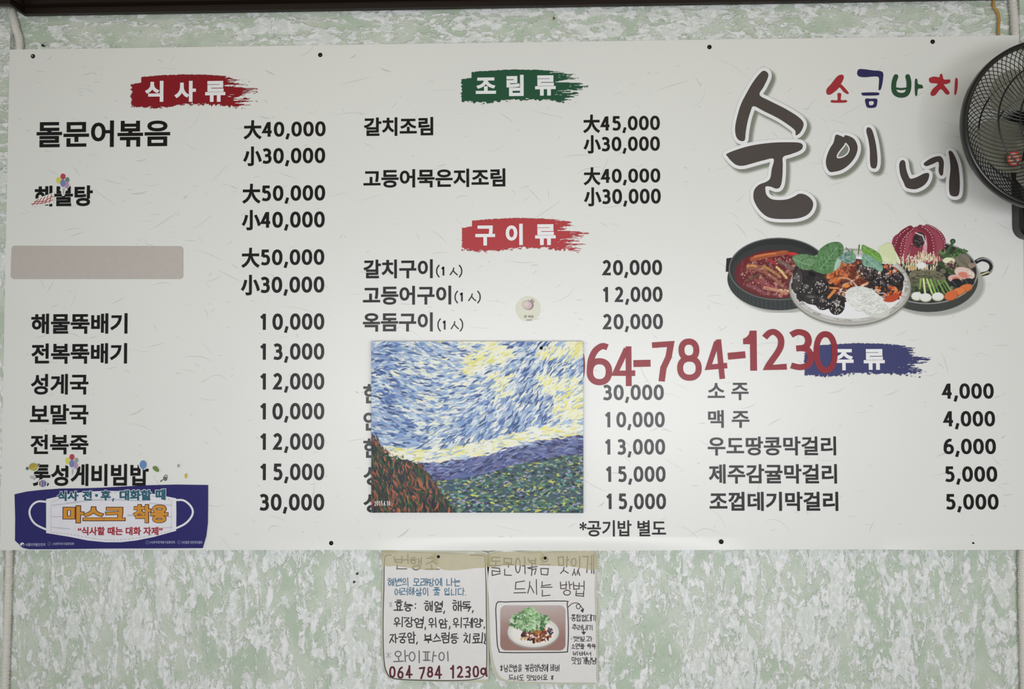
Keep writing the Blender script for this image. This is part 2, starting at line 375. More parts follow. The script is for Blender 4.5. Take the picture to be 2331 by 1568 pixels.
# ---- raster print (colour attribute on a fine grid) ---------------------------
def vnoise(X, Y, seed=0):
    r = np.random.RandomState(seed).rand(256, 256)
    xi = np.floor(X).astype(int); yi = np.floor(Y).astype(int); fx = X-xi; fy = Y-yi
    fx = fx*fx*(3-2*fx); fy = fy*fy*(3-2*fy); g = lambda a, b: r[a % 256, b % 256]
    return (g(xi, yi)*(1-fx)+g(xi+1, yi)*fx)*(1-fy)+(g(xi, yi+1)*(1-fx)+g(xi+1, yi+1)*fx)*fy
def fbm(X, Y, seed=0, o=4):
    s = 0; a = .5; t = 0
    for k in range(o): s = s+a*vnoise(X*2**k+k*17.3, Y*2**k+k*9.1, seed+k); t += a; a *= .55
    return s/t
class Art:
    def __init__(s, x0, y0, x1, y1, step=1.0, base=None):
        s.x0, s.y0, s.st = x0, y0, step
        s.xs = np.arange(x0, x1+step*.5, step); s.ys = np.arange(y0, y1+step*.5, step)
        s.X, s.Y = np.meshgrid(s.xs, s.ys)
        s.C = np.zeros(s.X.shape+(3,)); s.A = np.zeros(s.X.shape)
        if base is not None: s.C[:] = base; s.A[:] = 1
    def win(s, a, b, c, d):
        i0 = max(int((b-s.y0)/s.st)-1, 0); i1 = min(int((d-s.y0)/s.st)+3, len(s.ys))
        j0 = max(int((a-s.x0)/s.st)-1, 0); j1 = min(int((c-s.x0)/s.st)+3, len(s.xs))
        return (slice(i0, i1), slice(j0, j1))
    def put(s, w, m, c, keep=False):
        if m.size == 0: return
        c = np.asarray(c, float)
        a = s.A[w]
        if keep: m = m*(a > .5)
        na = m+a*(1-m); sf = np.maximum(na, 1e-6)
        s.C[w] = (c*m[..., None]+s.C[w]*(a*(1-m))[..., None])/sf[..., None]; s.A[w] = na
    def ell(s, cx, cy, rx, ry, c, rot=0, op=1, soft=.8, keep=False, clip=None):
        R = max(rx, ry)+2+soft; w = s.win(cx-R, cy-R, cx+R, cy+R); X, Y = s.X[w]-cx, s.Y[w]-cy
        cs, sn = math.cos(rot), math.sin(rot); a, b = X*cs+Y*sn, -X*sn+Y*cs
        d = (1-np.sqrt((a/rx)**2+(b/ry)**2))*min(rx, ry)
        m = np.clip(d/soft+.5, 0, 1)*op
        if clip is not None: m = m*clip[w]
        s.put(w, m, c, keep)
    def ellmask(s, cx, cy, rx, ry): return np.clip((1-np.sqrt(((s.X-cx)/rx)**2+((s.Y-cy)/ry)**2))*min(rx, ry)+.5, 0, 1)
    def line(s, pts, wd, c, op=1, soft=.9, keep=False, taper=False, clip=None):
        p = np.array(pts, float); lo = p.min(0)-wd-2; hi = p.max(0)+wd+2; w = s.win(lo[0], lo[1], hi[0], hi[1])
        X, Y = s.X[w], s.Y[w]; best = np.full(X.shape, 1e9); n = len(p)-1
        for i in range(n):
            a, b = p[i], p[i+1]; d = b-a; L = max(d@d, 1e-9)
            t = np.clip(((X-a[0])*d[0]+(Y-a[1])*d[1])/L, 0, 1)
            q = np.hypot(X-a[0]-t*d[0], Y-a[1]-t*d[1])
            if taper: q = q+wd*.5*np.abs(2*((i+t)/n)-1)**2*.9
            best = np.minimum(best, q)
        m = np.clip((wd/2-best)/soft+.5, 0, 1)*op
        if clip is not None: m = m*clip[w]
        s.put(w, m, c, keep)
    def pmask(s, pts, w):
        X, Y = s.X[w], s.Y[w]; acc = np.zeros(X.shape); p = np.array(pts, float); n = len(p)
        for dx in (-.33, 0, .33):
            for dy in (-.33, 0, .33):
                x, y = X+dx*s.st, Y+dy*s.st; ins = np.zeros(X.shape, bool)
                for i in range(n):
                    a, b = p[i], p[(i+1) % n]
                    if a[1] == b[1]: continue
                    c = ((a[1] > y) != (b[1] > y)) & (x < (b[0]-a[0])*(y-a[1])/(b[1]-a[1])+a[0]); ins ^= c
                acc += ins
        return acc/9
    def poly(s, pts, c, op=1, keep=False, sm=0):
        if sm: pts = smooth_poly(pts, True, sm)
        p = np.array(pts, float); lo, hi = p.min(0), p.max(0); w = s.win(lo[0], lo[1], hi[0], hi[1])
        s.put(w, s.pmask(pts, w)*op, c, keep)
    def mesh(s, name, parent, y, relief=0.0, m=None, kind=None):
        A = s.A; H, W = A.shape
        if relief: L = s.C.mean(-1)/255; y = y-relief*(L-.5)
        P3 = PA(s.X, s.Y, y).reshape(-1, 3); col = np.concatenate([alb(s.C), np.clip(A, 0, 1)[..., None]], -1).reshape(-1, 4)
        on = (A > .02); q = on[:-1, :-1] | on[1:, :-1] | on[:-1, 1:] | on[1:, 1:]
        i, j = np.nonzero(q); a = i*W+j; Fc = np.stack([a+W, a+W+1, a+1, a], 1)
        used = np.unique(Fc); remap = np.zeros(H*W, int); remap[used] = np.arange(len(used)); Fc = remap[Fc]
        org = root_loc(parent) if parent else P3[used].mean(0); V = P3[used]-org
        me = bpy.data.meshes.new(name); me.vertices.add(len(V)); me.vertices.foreach_set('co', V.astype(np.float32).ravel())
        n = len(Fc); me.loops.add(n*4); me.loops.foreach_set('vertex_index', Fc.astype(np.int32).ravel())
        me.polygons.add(n); me.polygons.foreach_set('loop_start', np.arange(0, n*4, 4, dtype=np.int32)); me.update(calc_edges=True)
        at = me.color_attributes.new('ink', 'FLOAT_COLOR', 'POINT'); at.data.foreach_set('color', col[used].astype(np.float32).ravel())
        me.materials.append(m or print_mat())
        o = bpy.data.objects.new(name, me); COL.objects.link(o)
        if parent: o.parent = parent
        else: o.location = org
        if kind: o['kind'] = kind
        return o
# ================================================================== STRUCTURE
YW = 0.024
def plaster(name, seedoff=0.0):
    m = bpy.data.materials.new(name); m.use_nodes = True; nt = m.node_tree; N = nt.nodes; L = nt.links; b = N['Principled BSDF']
    def nd(t, **k):
        n = N.new(t)
        for a, v in k.items(): setattr(n, a, v)
        return n
    def mth(op, a, b_=None, c=None):
        n = nd('ShaderNodeMath', operation=op)
        for i, q in enumerate((a, b_, c)):
            if q is None: continue
            if isinstance(q, (int, float)): n.inputs[i].default_value = q
            else: L.new(q, n.inputs[i])
        return n.outputs[0]
    co = nd('ShaderNodeTexCoord'); geo = nd('ShaderNodeNewGeometry'); sp = nd('ShaderNodeSeparateXYZ'); L.new(geo.outputs['Position'], sp.inputs[0])
    up = nd('ShaderNodeMapRange'); up.inputs[1].default_value = -0.1; up.inputs[2].default_value = 0.3; L.new(sp.outputs['Z'], up.inputs[0])
    def field(sx, sz, scale, det, rough, dist, off=0.0):
        mp = nd('ShaderNodeMapping'); mp.inputs['Scale'].default_value = (sx, 1, sz); mp.inputs['Location'].default_value = (off+seedoff, off, off*.3)
        L.new(geo.outputs['Position'], mp.inputs[0])
        n = nd('ShaderNodeTexNoise'); n.inputs['Scale'].default_value = scale; n.inputs['Detail'].default_value = det
        n.inputs['Roughness'].default_value = rough; n.inputs['Distortion'].default_value = dist; L.new(mp.outputs[0], n.inputs['Vector']); return n.outputs['Fac']
    def mixf(f, a, b_):
        n = nd('ShaderNodeMix', data_type='FLOAT'); L.new(f, n.inputs[0]); L.new(a, n.inputs[2]); L.new(b_, n.inputs[3]); return n.outputs[0]
    big = mixf(up.outputs[0], field(1.0, .42, 24, 6, .60, 1.3), field(.42, 1.0, 28, 6, .60, 1.1, 3.1))
    fine = mixf(up.outputs[0], field(1.0, .55, 85, 4, .60, .9, 5.0), field(.55, 1.0, 85, 4, .60, .9, 7.0))
    grain = field(1, 1, 420, 3, .7, 0, 2.0)
    h = mth('ADD', big, mth('MULTIPLY', mth('SUBTRACT', fine, .5), .42))
    def ss(x, a, b_):
        n = nd('ShaderNodeMapRange', interpolation_type='SMOOTHSTEP'); n.inputs[1].default_value = a; n.inputs[2].default_value = b_; L.new(x, n.inputs[0]); return n.outputs[0]
    mask = ss(mth('ADD', h, mth('MULTIPLY', mth('SUBTRACT', grain, .5), .10)), .478, .516)
    rid = ss(mth('ABSOLUTE', mth('SUBTRACT', fine, .5)), .045, .0)              # little creases inside the skim coat
    base = nd('ShaderNodeMix', data_type='RGBA'); base.inputs[6].default_value = (*alb((170, 183, 165)), 1); base.inputs[7].default_value = (*alb((190, 197, 184)), 1)
    L.new(ss(field(1, 1, 9, 4, .6, .4, 11.0), .35, .65), base.inputs[0])
    wh = nd('ShaderNodeMix', data_type='RGBA'); wh.inputs[6].default_value = (*alb((200, 206, 199)), 1); wh.inputs[7].default_value = (*alb((232, 234, 230)), 1)
    L.new(ss(mth('ADD', fine, mth('MULTIPLY', mth('SUBTRACT', grain, .5), .5)), .40, .60), wh.inputs[0])
    cm = nd('ShaderNodeMix', data_type='RGBA'); L.new(mask, cm.inputs[0]); L.new(base.outputs[2], cm.inputs[6]); L.new(wh.outputs[2], cm.inputs[7])
    vein = mth('MULTIPLY', ss(mth('ABSOLUTE', mth('SUBTRACT', h, .476)), .016, .0), ss(fine, .40, .54))
    vc = nd('ShaderNodeMix', data_type='RGBA'); L.new(vein, vc.inputs[0]); L.new(cm.outputs[2], vc.inputs[6]); vc.inputs[7].default_value = (*alb((222, 228, 216)), 1); cm = vc
    pit = ss(field(1, 1, 300, 2, .5, 0, 9.0), .715, .76)
    pc = nd('ShaderNodeMix', data_type='RGBA'); L.new(mth('MULTIPLY', pit, mask), pc.inputs[0]); L.new(cm.outputs[2], pc.inputs[6]); pc.inputs[7].default_value = (*alb((140, 146, 136)), 1)
    L.new(pc.outputs[2], b.inputs['Base Color']); b.inputs['Roughness'].default_value = .62
    mh = ss(h, .462, .524)
    hh = mth('ADD', mth('MULTIPLY', mh, .36), mth('MULTIPLY', rid, mth('MULTIPLY', mask, -.10)))
    hh = mth('ADD', hh, mth('MULTIPLY', fine, .40)); hh = mth('ADD', hh, mth('MULTIPLY', big, 1.0)); hh = mth('ADD', hh, mth('MULTIPLY', grain, .07))
    hh = mth('SUBTRACT', hh, mth('MULTIPLY', pit, .3))
    d = nd('ShaderNodeDisplacement'); L.new(hh, d.inputs['Height']); d.inputs['Midlevel'].default_value = 1.0; d.inputs['Scale'].default_value = .0030
    L.new(d.outputs[0], N['Material Output'].inputs['Displacement']); m.displacement_method = 'BOTH'
    return m
M_PL = plaster('plaster')
zTop, zFloor = 1.62, -1.95
xL = P(14, 784, .006)[0]; xR = P(2322, 60, .006)[0]
def wall_grid(name, xs, zs, y, m):
    X, Z = np.meshgrid(xs, zs); W = len(xs); H = len(zs)
    V = np.stack([X.ravel(), np.full(X.size, y), Z.ravel()], 1)
    i, j = np.meshgrid(np.arange(H-1), np.arange(W-1), indexing='ij'); a = (i*W+j).ravel()
    Fc = np.stack([a, a+1, a+W+1, a+W], 1)
    o = obj(name, V, Fc, m, smooth=True); o['kind'] = 'structure'; return o
zb0, zb1 = P(1165, 1240, YW)[2], P(1165, 1600, YW)[2]; zt0, zt1 = P(1165, 125, YW)[2], P(1165, -20, YW)[2]
zs = np.concatenate([np.linspace(zFloor, zb1, 12)[:-1], np.arange(zb1, zb0, .0026), np.linspace(zb0, zt0, 30)[:-1], np.arange(zt0, zt1, .0026), np.linspace(zt1, zTop, 8)])
wall_grid('wall_back', np.arange(xL, xR+.0026, .0026), zs, YW, M_PL)
M_CO = mat('cornice_wood', (27, 17, 12), .45, spec=.3)
M_FL = mat('floor_tile', (120, 112, 100), .5); M_CE = mat('ceiling_paint', (190, 186, 172), .8)
for nm, x0, x1 in (('wall_left', xL-2.2, xL), ('wall_right', xR, xR+2.2)):
    q = MB().box((x0, .006, zFloor), (x1, .40, zTop)).build(nm, M_PL); q['kind'] = 'structure'
q = MB().box((xL-2.2, -6.5, zFloor-.1), (xR+2.2, .4, zFloor)).build('floor', M_FL); q['kind'] = 'structure'
q = MB().box((xL-2.2, -6.5, zTop), (xR+2.2, .4, zTop+.1)).build('ceiling', M_CE); q['kind'] = 'structure'
# cornice: stepped timber moulding that breaks forward around the left pier
yC = .016; zc = P(60, 37, yC)[2]; x62 = P(57, 37, yC)[0]; yF = -.033
prof = [(0, 0), (.012, 0), (.012, .010), (.007, .013), (.007, .016), (.017, .021), (.021, .026), (.021, .034), (.027, .036), (.027, .042), (.040, .054), (.040, .060), (.050, .066), (.050, .10), (0, .10)]
cor = MB(); V = []; n = len(prof)
for d, h in prof: V += [(xL-2.0, yF-d, zc+h), (x62+d*.6, yF-d, zc+h), (x62+d*.6, yC-d, zc+h), (xR+2.0, yC-d, zc+h+.0115)]
cor.add(V, [(4*i+k, 4*i+k+1, 4*((i+1) % n)+k+1, 4*((i+1) % n)+k) for i in range(n) for k in range(3)]+[tuple(4*i for i in range(n))[::-1], tuple(4*i+3 for i in range(n))])
q = cor.build('trim_1', M_CO); q['kind'] = 'structure'
# ================================================================== MENU BOARD
def board_material():
    m = bpy.data.materials.new('board_film'); m.use_nodes = True; nt = m.node_tree; b = nt.nodes['Principled BSDF']
    n = nt.nodes.new('ShaderNodeTexNoise'); n.inputs['Scale'].default_value = 3.0; n.inputs['Detail'].default_value = 3
    co = nt.nodes.new('ShaderNodeTexCoord'); nt.links.new(co.outputs['Object'], n.inputs['Vector'])
    mx = nt.nodes.new('ShaderNodeMix'); mx.data_type = 'RGBA'
    mx.inputs[6].default_value = (*alb((211, 211, 207)), 1); mx.inputs[7].default_value = (*alb((217, 217, 213)), 1)
    nt.links.new(n.outputs['Fac'], mx.inputs[0]); nt.links.new(mx.outputs[2], b.inputs['Base Color'])
    b.inputs['Roughness'].default_value = .36; b.inputs['Specular IOR Level'].default_value = .5
    return m
M_BD = board_material()
M_K = mat('black_print', (14, 12, 12), .32, spec=.36); M_W = mat('white_print', (222, 222, 222), .4)
bc = P(1165, 670, 0)
board = empty('menu_board', (bc[0], 0, bc[2]), 'large cream menu board with black Korean dishes and prices on a plaster wall', 'sign')
cs = [PA(*q, 0.0) for q in ((22, 113), (2319, 80), (2342, 1250), (0, 1252))]
us = np.linspace(0, 1, 161); vs = np.concatenate([np.linspace(0, .965, 12)[:-1], np.linspace(.965, 1, 14)])
U, Vv = np.meshgrid(us, vs)
G = ((1-U)*(1-Vv))[..., None]*cs[0]+(U*(1-Vv))[..., None]*cs[1]+(U*Vv)[..., None]*cs[2]+((1-U)*Vv)[..., None]*cs[3]
def bump1(u, a, b): return np.where((u > a) & (u < b), np.sin(np.pi*np.clip((u-a)/(b-a), 0, 1))**.8, 0)
wv = bump1(U, .36, .74)*.0085+bump1(U, .86, 1.02)*.0065+bump1(U, .25, .36)*.0015
G[..., 1] -= wv*np.clip((Vv-.974)/.026, 0, 1)**1.6
nb = U.size; Fr = G.reshape(-1, 3); Bk = Fr+np.array([0, .004, 0]); Wd = len(us); Hd = len(vs)
i, j = np.meshgrid(np.arange(Hd-1), np.arange(Wd-1), indexing='ij'); a = (i*Wd+j).ravel()
Fc = np.concatenate([np.stack([a+Wd, a+Wd+1, a+1, a], 1), np.stack([a, a+1, a+Wd+1, a+Wd], 1)+nb]).tolist()
per = list(range(Wd))+[k*Wd+Wd-1 for k in range(1, Hd)]+[(Hd-1)*Wd+k for k in range(Wd-2, -1, -1)]+[k*Wd for k in range(Hd-2, 0, -1)]
Fc += [(per[k], per[(k+1) % len(per)], per[(k+1) % len(per)]+nb, per[k]+nb) for k in range(len(per))]
obj('panel', np.vstack([Fr, Bk]), Fc, M_BD, board)
# paper fibres printed over the whole board
rnd = random.Random(11); fib = Flat(); fib.step = 2e-6; M_FB = mat('fibre_print', (192, 196, 189), .4)
for k in range(760):
    cx, cy = rnd.uniform(40, 2300), rnd.uniform(125, 1225); L_ = rnd.choice([6, 8, 12, 14, 18, 26, 40, 70])*rnd.uniform(.6, 1.2); an = rnd.gauss(0.05, .5)
    p = [(cx, cy)]; cv = rnd.gauss(0, .25)
    for s_ in range(5): p.append((p[-1][0]+L_/5*math.cos(an), p[-1][1]+L_/5*math.sin(an))); an += cv*rnd.random()
    wd = rnd.uniform(.8, 2.2)*(2.0 if rnd.random() < .10 and L_ < 45 else 1)
    fib.rib(smooth_poly(p, False, 2), [wd*(.25+.75*math.sin(math.pi*t/10)) for t in range(11)][:11])
fib.px('paper_fibre_print', M_FB, board, -.0001, kind='stuff')
# screws
M_SC = mat('black_screw', (26, 25, 24), .35, .6); M_ST = mat('steel', (150, 146, 140), .35, .8)
for k, (u, v) in enumerate([(75, 128), (729, 125), (1615, 107), (2123, 95), (754, 1236), (1642, 1233), (2214, 1237)]):
    c = P(u, v, -.0045 if k == 5 else 0)
    s_ = MB().lathe((c[0], c[1], c[2]), [(.0001, .0028), (.0028, .0026), (.0046, .0012), (.0052, 0), (.0001, 0)], 20).build('screw', M_SC, board, True)
    if k == 0: MB().lathe((c[0], c[1]-.0028, c[2]), [(.0001, .0012), (.0016, .0008), (.0022, 0)], 14).build('screw_head', M_ST, s_, True)
Y_B, Y_T = -.0004, -.0007
BLACKS = M_K
def menu():
    T = lambda s, b, wt=.020, **k: text(s, b, M_K, board, Y_T, wt+.010, **k)
    R = lambda s, b: price(s, b, M_K, board, Y_T)
    T('돌문어볶음', (83, 273, 387, 336), .016)
    R('大40,000', (554, 276, 741, 312)); R('小30,000', (553, 336, 740, 373))
    T('해물탕', (79, 422, 211, 470), .024)
    R('大50,000', (551, 421, 740, 458)); R('小40,000', (550, 481, 739, 519))
    R('大50,000', (549, 567, 738, 604)); R('小30,000', (548, 629, 738, 667))
    T('해물뚝배기', (71, 713, 290, 760)); T('전복뚝배기', (71, 781, 289, 828)); T('성게국', (70, 851, 201, 898), .018)
    T('보말국', (68, 920, 201, 966), .018); T('전복죽', (69, 989, 201, 1034), .018); T('톳성게비빔밥', (72, 1056, 338, 1106), .020)
    for s, y in (('10,000', 713), ('13,000', 781), ('12,000', 849), ('10,000', 917), ('12,000', 986), ('15,000', 1055), ('30,000', 1124)):
        R(s, (591, y, 738, y+38))
    T('갈치조림', (828, 266, 986, 310)); T('고등어묵은지조림', (827, 383, 1150, 428))
    R('大45,000', (1327, 263, 1502, 298)); R('小30,000', (1328, 310, 1502, 345)); R('大40,000', (1328, 383, 1503, 417)); R('小30,000', (1329, 429, 1504, 465))
    T('갈치구이', (827, 590, 985, 634)); T('고등어구이', (826, 650, 1027, 694)); T('옥돔구이', (826, 711, 985, 755))
    for b in ((992, 603, 1053, 631), (1034, 662, 1095, 690), (995, 725, 1055, 754)):
        x0, y0, x1, y1 = b; w_ = x1-x0
        q = Flat(); ym = (y0+y1)/2
        q.rib(smooth_poly([(x0+8, y0), (x0+3.2, y0+7), (x0+2, ym), (x0+3.2, y1-7), (x0+8, y1)], False, 4), 3.0)
        q.rib(smooth_poly([(x1-8, y0), (x1-3.2, y0+7), (x1-2, ym), (x1-3.2, y1-7), (x1-8, y1)], False, 4), 3.0)
        f1 = Flat(); digit(f1, '1', 0, 0, .6, 1, .19); q.add([(x0+w_*.16+a_*22, y0+.82*(y1-y0)-b_*21+1.5) for a_, b_ in f1.v], f1.f)
        cx = x0+w_*.66; q.rib([(cx+1, y0+6), (cx-1, y0+13), (cx-8, y1-5)], 2.8); q.rib([(cx-.5, y0+13), (cx+3.5, y0+18), (cx+9.5, y1-5)], 2.8)
        q.px('portion_text', M_K, board, Y_T)
    for s, x0, x1, y in (('20,000', 1370, 1507, 591), ('12,000', 1371, 1508, 652), ('20,000', 1371, 1509, 714), ('30,000', 1373, 1511, 875), ('10,000', 1376, 1513, 937),
                         ('13,000', 1376, 1514, 999), ('15,000', 1378, 1515, 1061), ('15,000', 1379, 1516, 1123)):
        R(s, (x0, y, x1, y+36))
    T('*공기밥 별도', (1319, 1184, 1516, 1221), .010, name='note_text')
    for s, y in (('한', 874), ('안', 936), ('한', 998), ('성', 1061), ('성', 1123)): T(s, (827, y, 867, y+44))
    T('소 주', (1611, 871, 1704, 911), .012); T('맥 주', (1612, 933, 1706, 974), .012)
    T('우도땅콩막걸리', (1611, 993, 1903, 1037), .013); T('제주감귤막걸리', (1613, 1056, 1905, 1101), .015); T('조껍데기막걸리', (1615, 1119, 1908, 1163), .018)
    for s, x0, x1, y in (('4,000', 2143, 2262, 872), ('4,000', 2146, 2265, 935), ('6,000', 2148, 2267, 998), ('5,000', 2152, 2270, 1061), ('5,000', 2154, 2273, 1124)):
        R(s, (x0, y, x1, y+36))
menu()
# brush-stroke headings
def banner(ox, oy, col, chars, seed):
    A = Art(ox-8, oy-8, ox+290, oy+90, 1.0); X, Y = (A.X-ox), (A.Y-oy)
    top = np.interp(X, [0, 24, 25, 60, 120, 180, 215, 255, 290], [22, 18, 5, 2, -1, 0, 3, 8, 12])
    bot = np.interp(X, [0, 60, 100, 125, 190, 230, 275, 290], [71, 74, 70, 66, 67, 71, 76, 77])
    n1 = fbm(X/22, Y/2.2, seed, 4)-.5; n2 = fbm(X/5, Y/4, seed+9, 4)-.5; n3 = fbm(X/10, Y/1.6, seed+20, 3)-.5
    right = 252+18*np.sin((Y-16)/13.0)-np.where(Y < 26, 4, 0)+np.where((Y > 28) & (Y < 42), 16, 0)+np.where(Y > 56, 12, 0)
    right = right-26*np.exp(-((Y-25)/4.0)**2)*1.2-22*np.exp(-((Y-48)/4.0)**2)
    dT = Y-top+n2*3+1; dB = bot-Y+n2*14+n1*6; dL = X-2+n2*8+n3*4; dR = (right-X)+n1*120+n2*16
    d = np.minimum(np.minimum(dT, dB), np.minimum(dL, dR*.6))
    dry = np.clip((X-195)/90, 0, 1); d = np.minimum(d, (n3+.42-dry*.62)*14+3)
    A.C[:] = col; A.A = np.clip(d+.3, 0, 1)
    h = A.mesh('heading_banner', board, Y_B)
    for ch, x0, y0, x1, y1 in chars: text(ch, (x0, y0, x1, y1), M_W, h, -.0008, .040, name='heading_text')
banner(297, 171, (128, 22, 32), [('식', 330, 184, 372, 232), ('사', 397, 184, 446, 232), ('류', 467, 184, 513, 232)], 3)
banner(1049, 160, (35, 78, 55), [('조', 1083, 176, 1129, 214), ('림', 1153, 170, 1192, 219), ('류', 1218, 171, 1265, 218)], 4)
banner(1050, 498, (168, 58, 62), [('구', 1082, 513, 1127, 559), ('이', 1151, 509, 1190, 558), ('류', 1218, 510, 1265, 558)], 5)
banner(1829, 783, (58, 60, 104), [('주', 1899, 794, 1943, 843), ('류', 1966, 794, 2014, 842)], 6)
# shop lettering
def Z3(pts): return [(1551+x/2.988, y/2.988) for x, y in pts]
LOGO = [[(570,482),(590,500),(588,530),(560,590),(532,645),(600,685),(700,735),(790,790),(828,830),(828,865),(805,905),(778,920),(775,890),(740,858),(660,805),(560,755),(492,722),(470,760),(450,830),(438,900),(430,955),(395,955),(372,925),(366,870),(378,800),(405,710),(440,640),(480,570),(520,515),(550,485)],
 [(310,1045),(400,1010),(500,985),(620,970),(730,967),(800,970),(825,985),(822,1010),(795,1030),(740,1050),(692,1068),(690,1120),(688,1190),(680,1250),(665,1278),(640,1282),(610,1270),(575,1268),(572,1290),(580,1325),(610,1352),(660,1360),(720,1355),(770,1335),(800,1318),(840,1322),(880,1350),(897,1385),(885,1430),(850,1465),(790,1485),(700,1490),(620,1485),(570,1465),(525,1420),(495,1365),(490,1320),(500,1285),(530,1255),(580,1235),(605,1210),(615,1150),(628,1080),(560,1090),(480,1112),(420,1127),(375,1122),(340,1095),(315,1065)],
 [(1050,918),(1080,922),(1105,932),(1112,920),(1140,925),(1175,945),(1195,980),(1198,1020),(1180,1070),(1140,1120),(1090,1155),(1040,1168),(1010,1168),(990,1140),(983,1100),(990,1060),(1010,1010),(1035,970)],
 [(1270,865),(1295,880),(1312,930),(1325,990),(1333,1060),(1333,1110),(1325,1140),(1310,1146),(1290,1135),(1283,1090),(1282,1020),(1272,950),(1258,890)],
 [(1505,1088),(1522,1100),(1530,1150),(1545,1195),(1560,1215),(1600,1205),(1650,1180),(1680,1177),(1686,1195),(1675,1230),(1650,1260),(1610,1282),(1575,1287),(1530,1275),(1512,1240),(1490,1190),(1482,1130),(1488,1100)],
 [(1650,1110),(1700,1075),(1745,1062),(1770,1068),(1785,1100),(1783,1150),(1778,1190),(1760,1190),(1750,1160),(1752,1120),(1745,1100),(1710,1115),(1665,1130)],
 [(1818,1030),(1840,1030),(1862,1065),(1882,1120),(1892,1190),(1894,1270),(1888,1320),(1870,1336),(1835,1330),(1822,1300),(1822,1230),(1830,1150),(1825,1080)]]
HOLE = [(1118,970),(1140,995),(1145,1020),(1130,1050),(1095,1072),(1060,1075),(1060,1050),(1080,1020),(1105,990)]
sh = Art(1640, 140, 2215, 530, 2.4); acc = np.zeros(sh.X.shape)
for lp in LOGO:                                    # the soft drop shadow is printed on the board
    p = [(x+7.5, y+7) for x, y in smooth_poly(Z3(lp), True, 2)]; q = np.array(p+[p[0]]); best = np.full(sh.X.shape, 1e9)
    for a_, b_ in zip(q[:-1], q[1:]):
        d_ = b_-a_; t = np.clip(((sh.X-a_[0])*d_[0]+(sh.Y-a_[1])*d_[1])/max(d_@d_, 1e-6), 0, 1); best = np.minimum(best, np.hypot(sh.X-a_[0]-t*d_[0], sh.Y-a_[1]-t*d_[1]))
    ins = sh.pmask(p, (slice(None), slice(None))) > .5
    acc = np.maximum(acc, np.where(ins, 1, np.clip(1-(best-3)/11, 0, 1)))
acc = acc*acc*(3-2*acc)
sh.C[:] = (128, 132, 118); sh.A = acc*.80; sh.mesh('printed_logo_shadow', board, Y_B)
sr = [smooth_poly(Z3(lp), True, 4) for lp in LOGO]; hole = smooth_poly(Z3(HOLE), True, 3)
ow = Art(1642, 142, 2212, 520, 1.1); ow.C[:] = (222, 222, 222)
for lp in sr:
    for a_ in range(len(lp)): ow.line([lp[a_-1], lp[a_]], 15.5, (222, 222, 222), soft=1.4)
for a_ in range(len(hole)): ow.line([hole[a_-1], hole[a_]], 6, (222, 222, 222), soft=1.4)
for k, lp in enumerate(sr):
    fi = Flat(); fi.poly(lp, hole) if k == 2 else fi.poly(lp)
    fi.px('logo_stroke', mat('brown_print', (66, 58, 55), .4), board, -.0010)
ow.mesh('logo_outline', board, -.0006)
SM = {(152, 30, 42): [[(1075,510),(1100,510),(1105,530),(1090,565),(1085,570),(1110,595),(1138,630),(1132,640),(1105,625),(1078,595),(1060,610),(1020,640),(995,643),(986,625),(992,600),(1020,570),(1050,530)], [(1062,638),(1074,632),(1088,638),(1086,660),(1087,680),(1120,680),(1128,690),(1110,698),(1030,698),(1016,690),(1024,680),(1062,680)]],
      (26, 23, 78): [[(1205,472),(1240,470),(1300,478),(1350,482),(1372,495),(1373,530),(1365,580),(1355,610),(1342,608),(1345,560),(1342,525),(1310,520),(1250,525),(1210,520),(1196,500)], [(1230,630),(1330,628),(1346,636),(1335,648),(1240,650),(1230,642)]],
      (30, 70, 42): [[(1590,540),(1605,540),(1610,570),(1638,578),(1643,600),(1610,605),(1605,645),(1592,650),(1588,610)]],
      (168, 36, 46): [[(1688,530),(1720,520),(1755,525),(1760,505),(1775,505),(1785,540),(1825,540),(1828,560),(1800,572),(1785,575),(1820,620),(1822,640),(1800,640),(1765,605),(1730,645),(1705,652),(1695,635),(1710,605),(1745,570),(1700,565),(1686,550)], [(1865,532),(1880,540),(1878,600),(1868,642),(1858,640),(1860,580)]]}
for c_, lps in SM.items():
    f = Flat()
    for lp in lps: f.poly(smooth_poly(Z3(lp), True, 3))
    if c_[2] == 78: f.poly(smooth_poly(Z3([(1252,672),(1290,671),(1330,672),(1332,700),(1320,730),(1268,732),(1254,705)]), True, 3), smooth_poly(Z3([(1278,690),(1308,690),(1305,712),(1280,714)]), True, 3))
    if c_[0] == 30:
        f.rib(smooth_poly(Z3([(1460,520),(1447,560),(1446,610),(1462,638),(1495,648),(1528,640),(1545,610),(1548,560),(1540,520)]), False, 4), 11, False, True)
        f.rib(Z3([(1450,600),(1495,606),(1545,600)]), 5)
    f.px('slogan_lettering', mat('slogan_%d' % c_[0], c_, .4), board, -.0009)
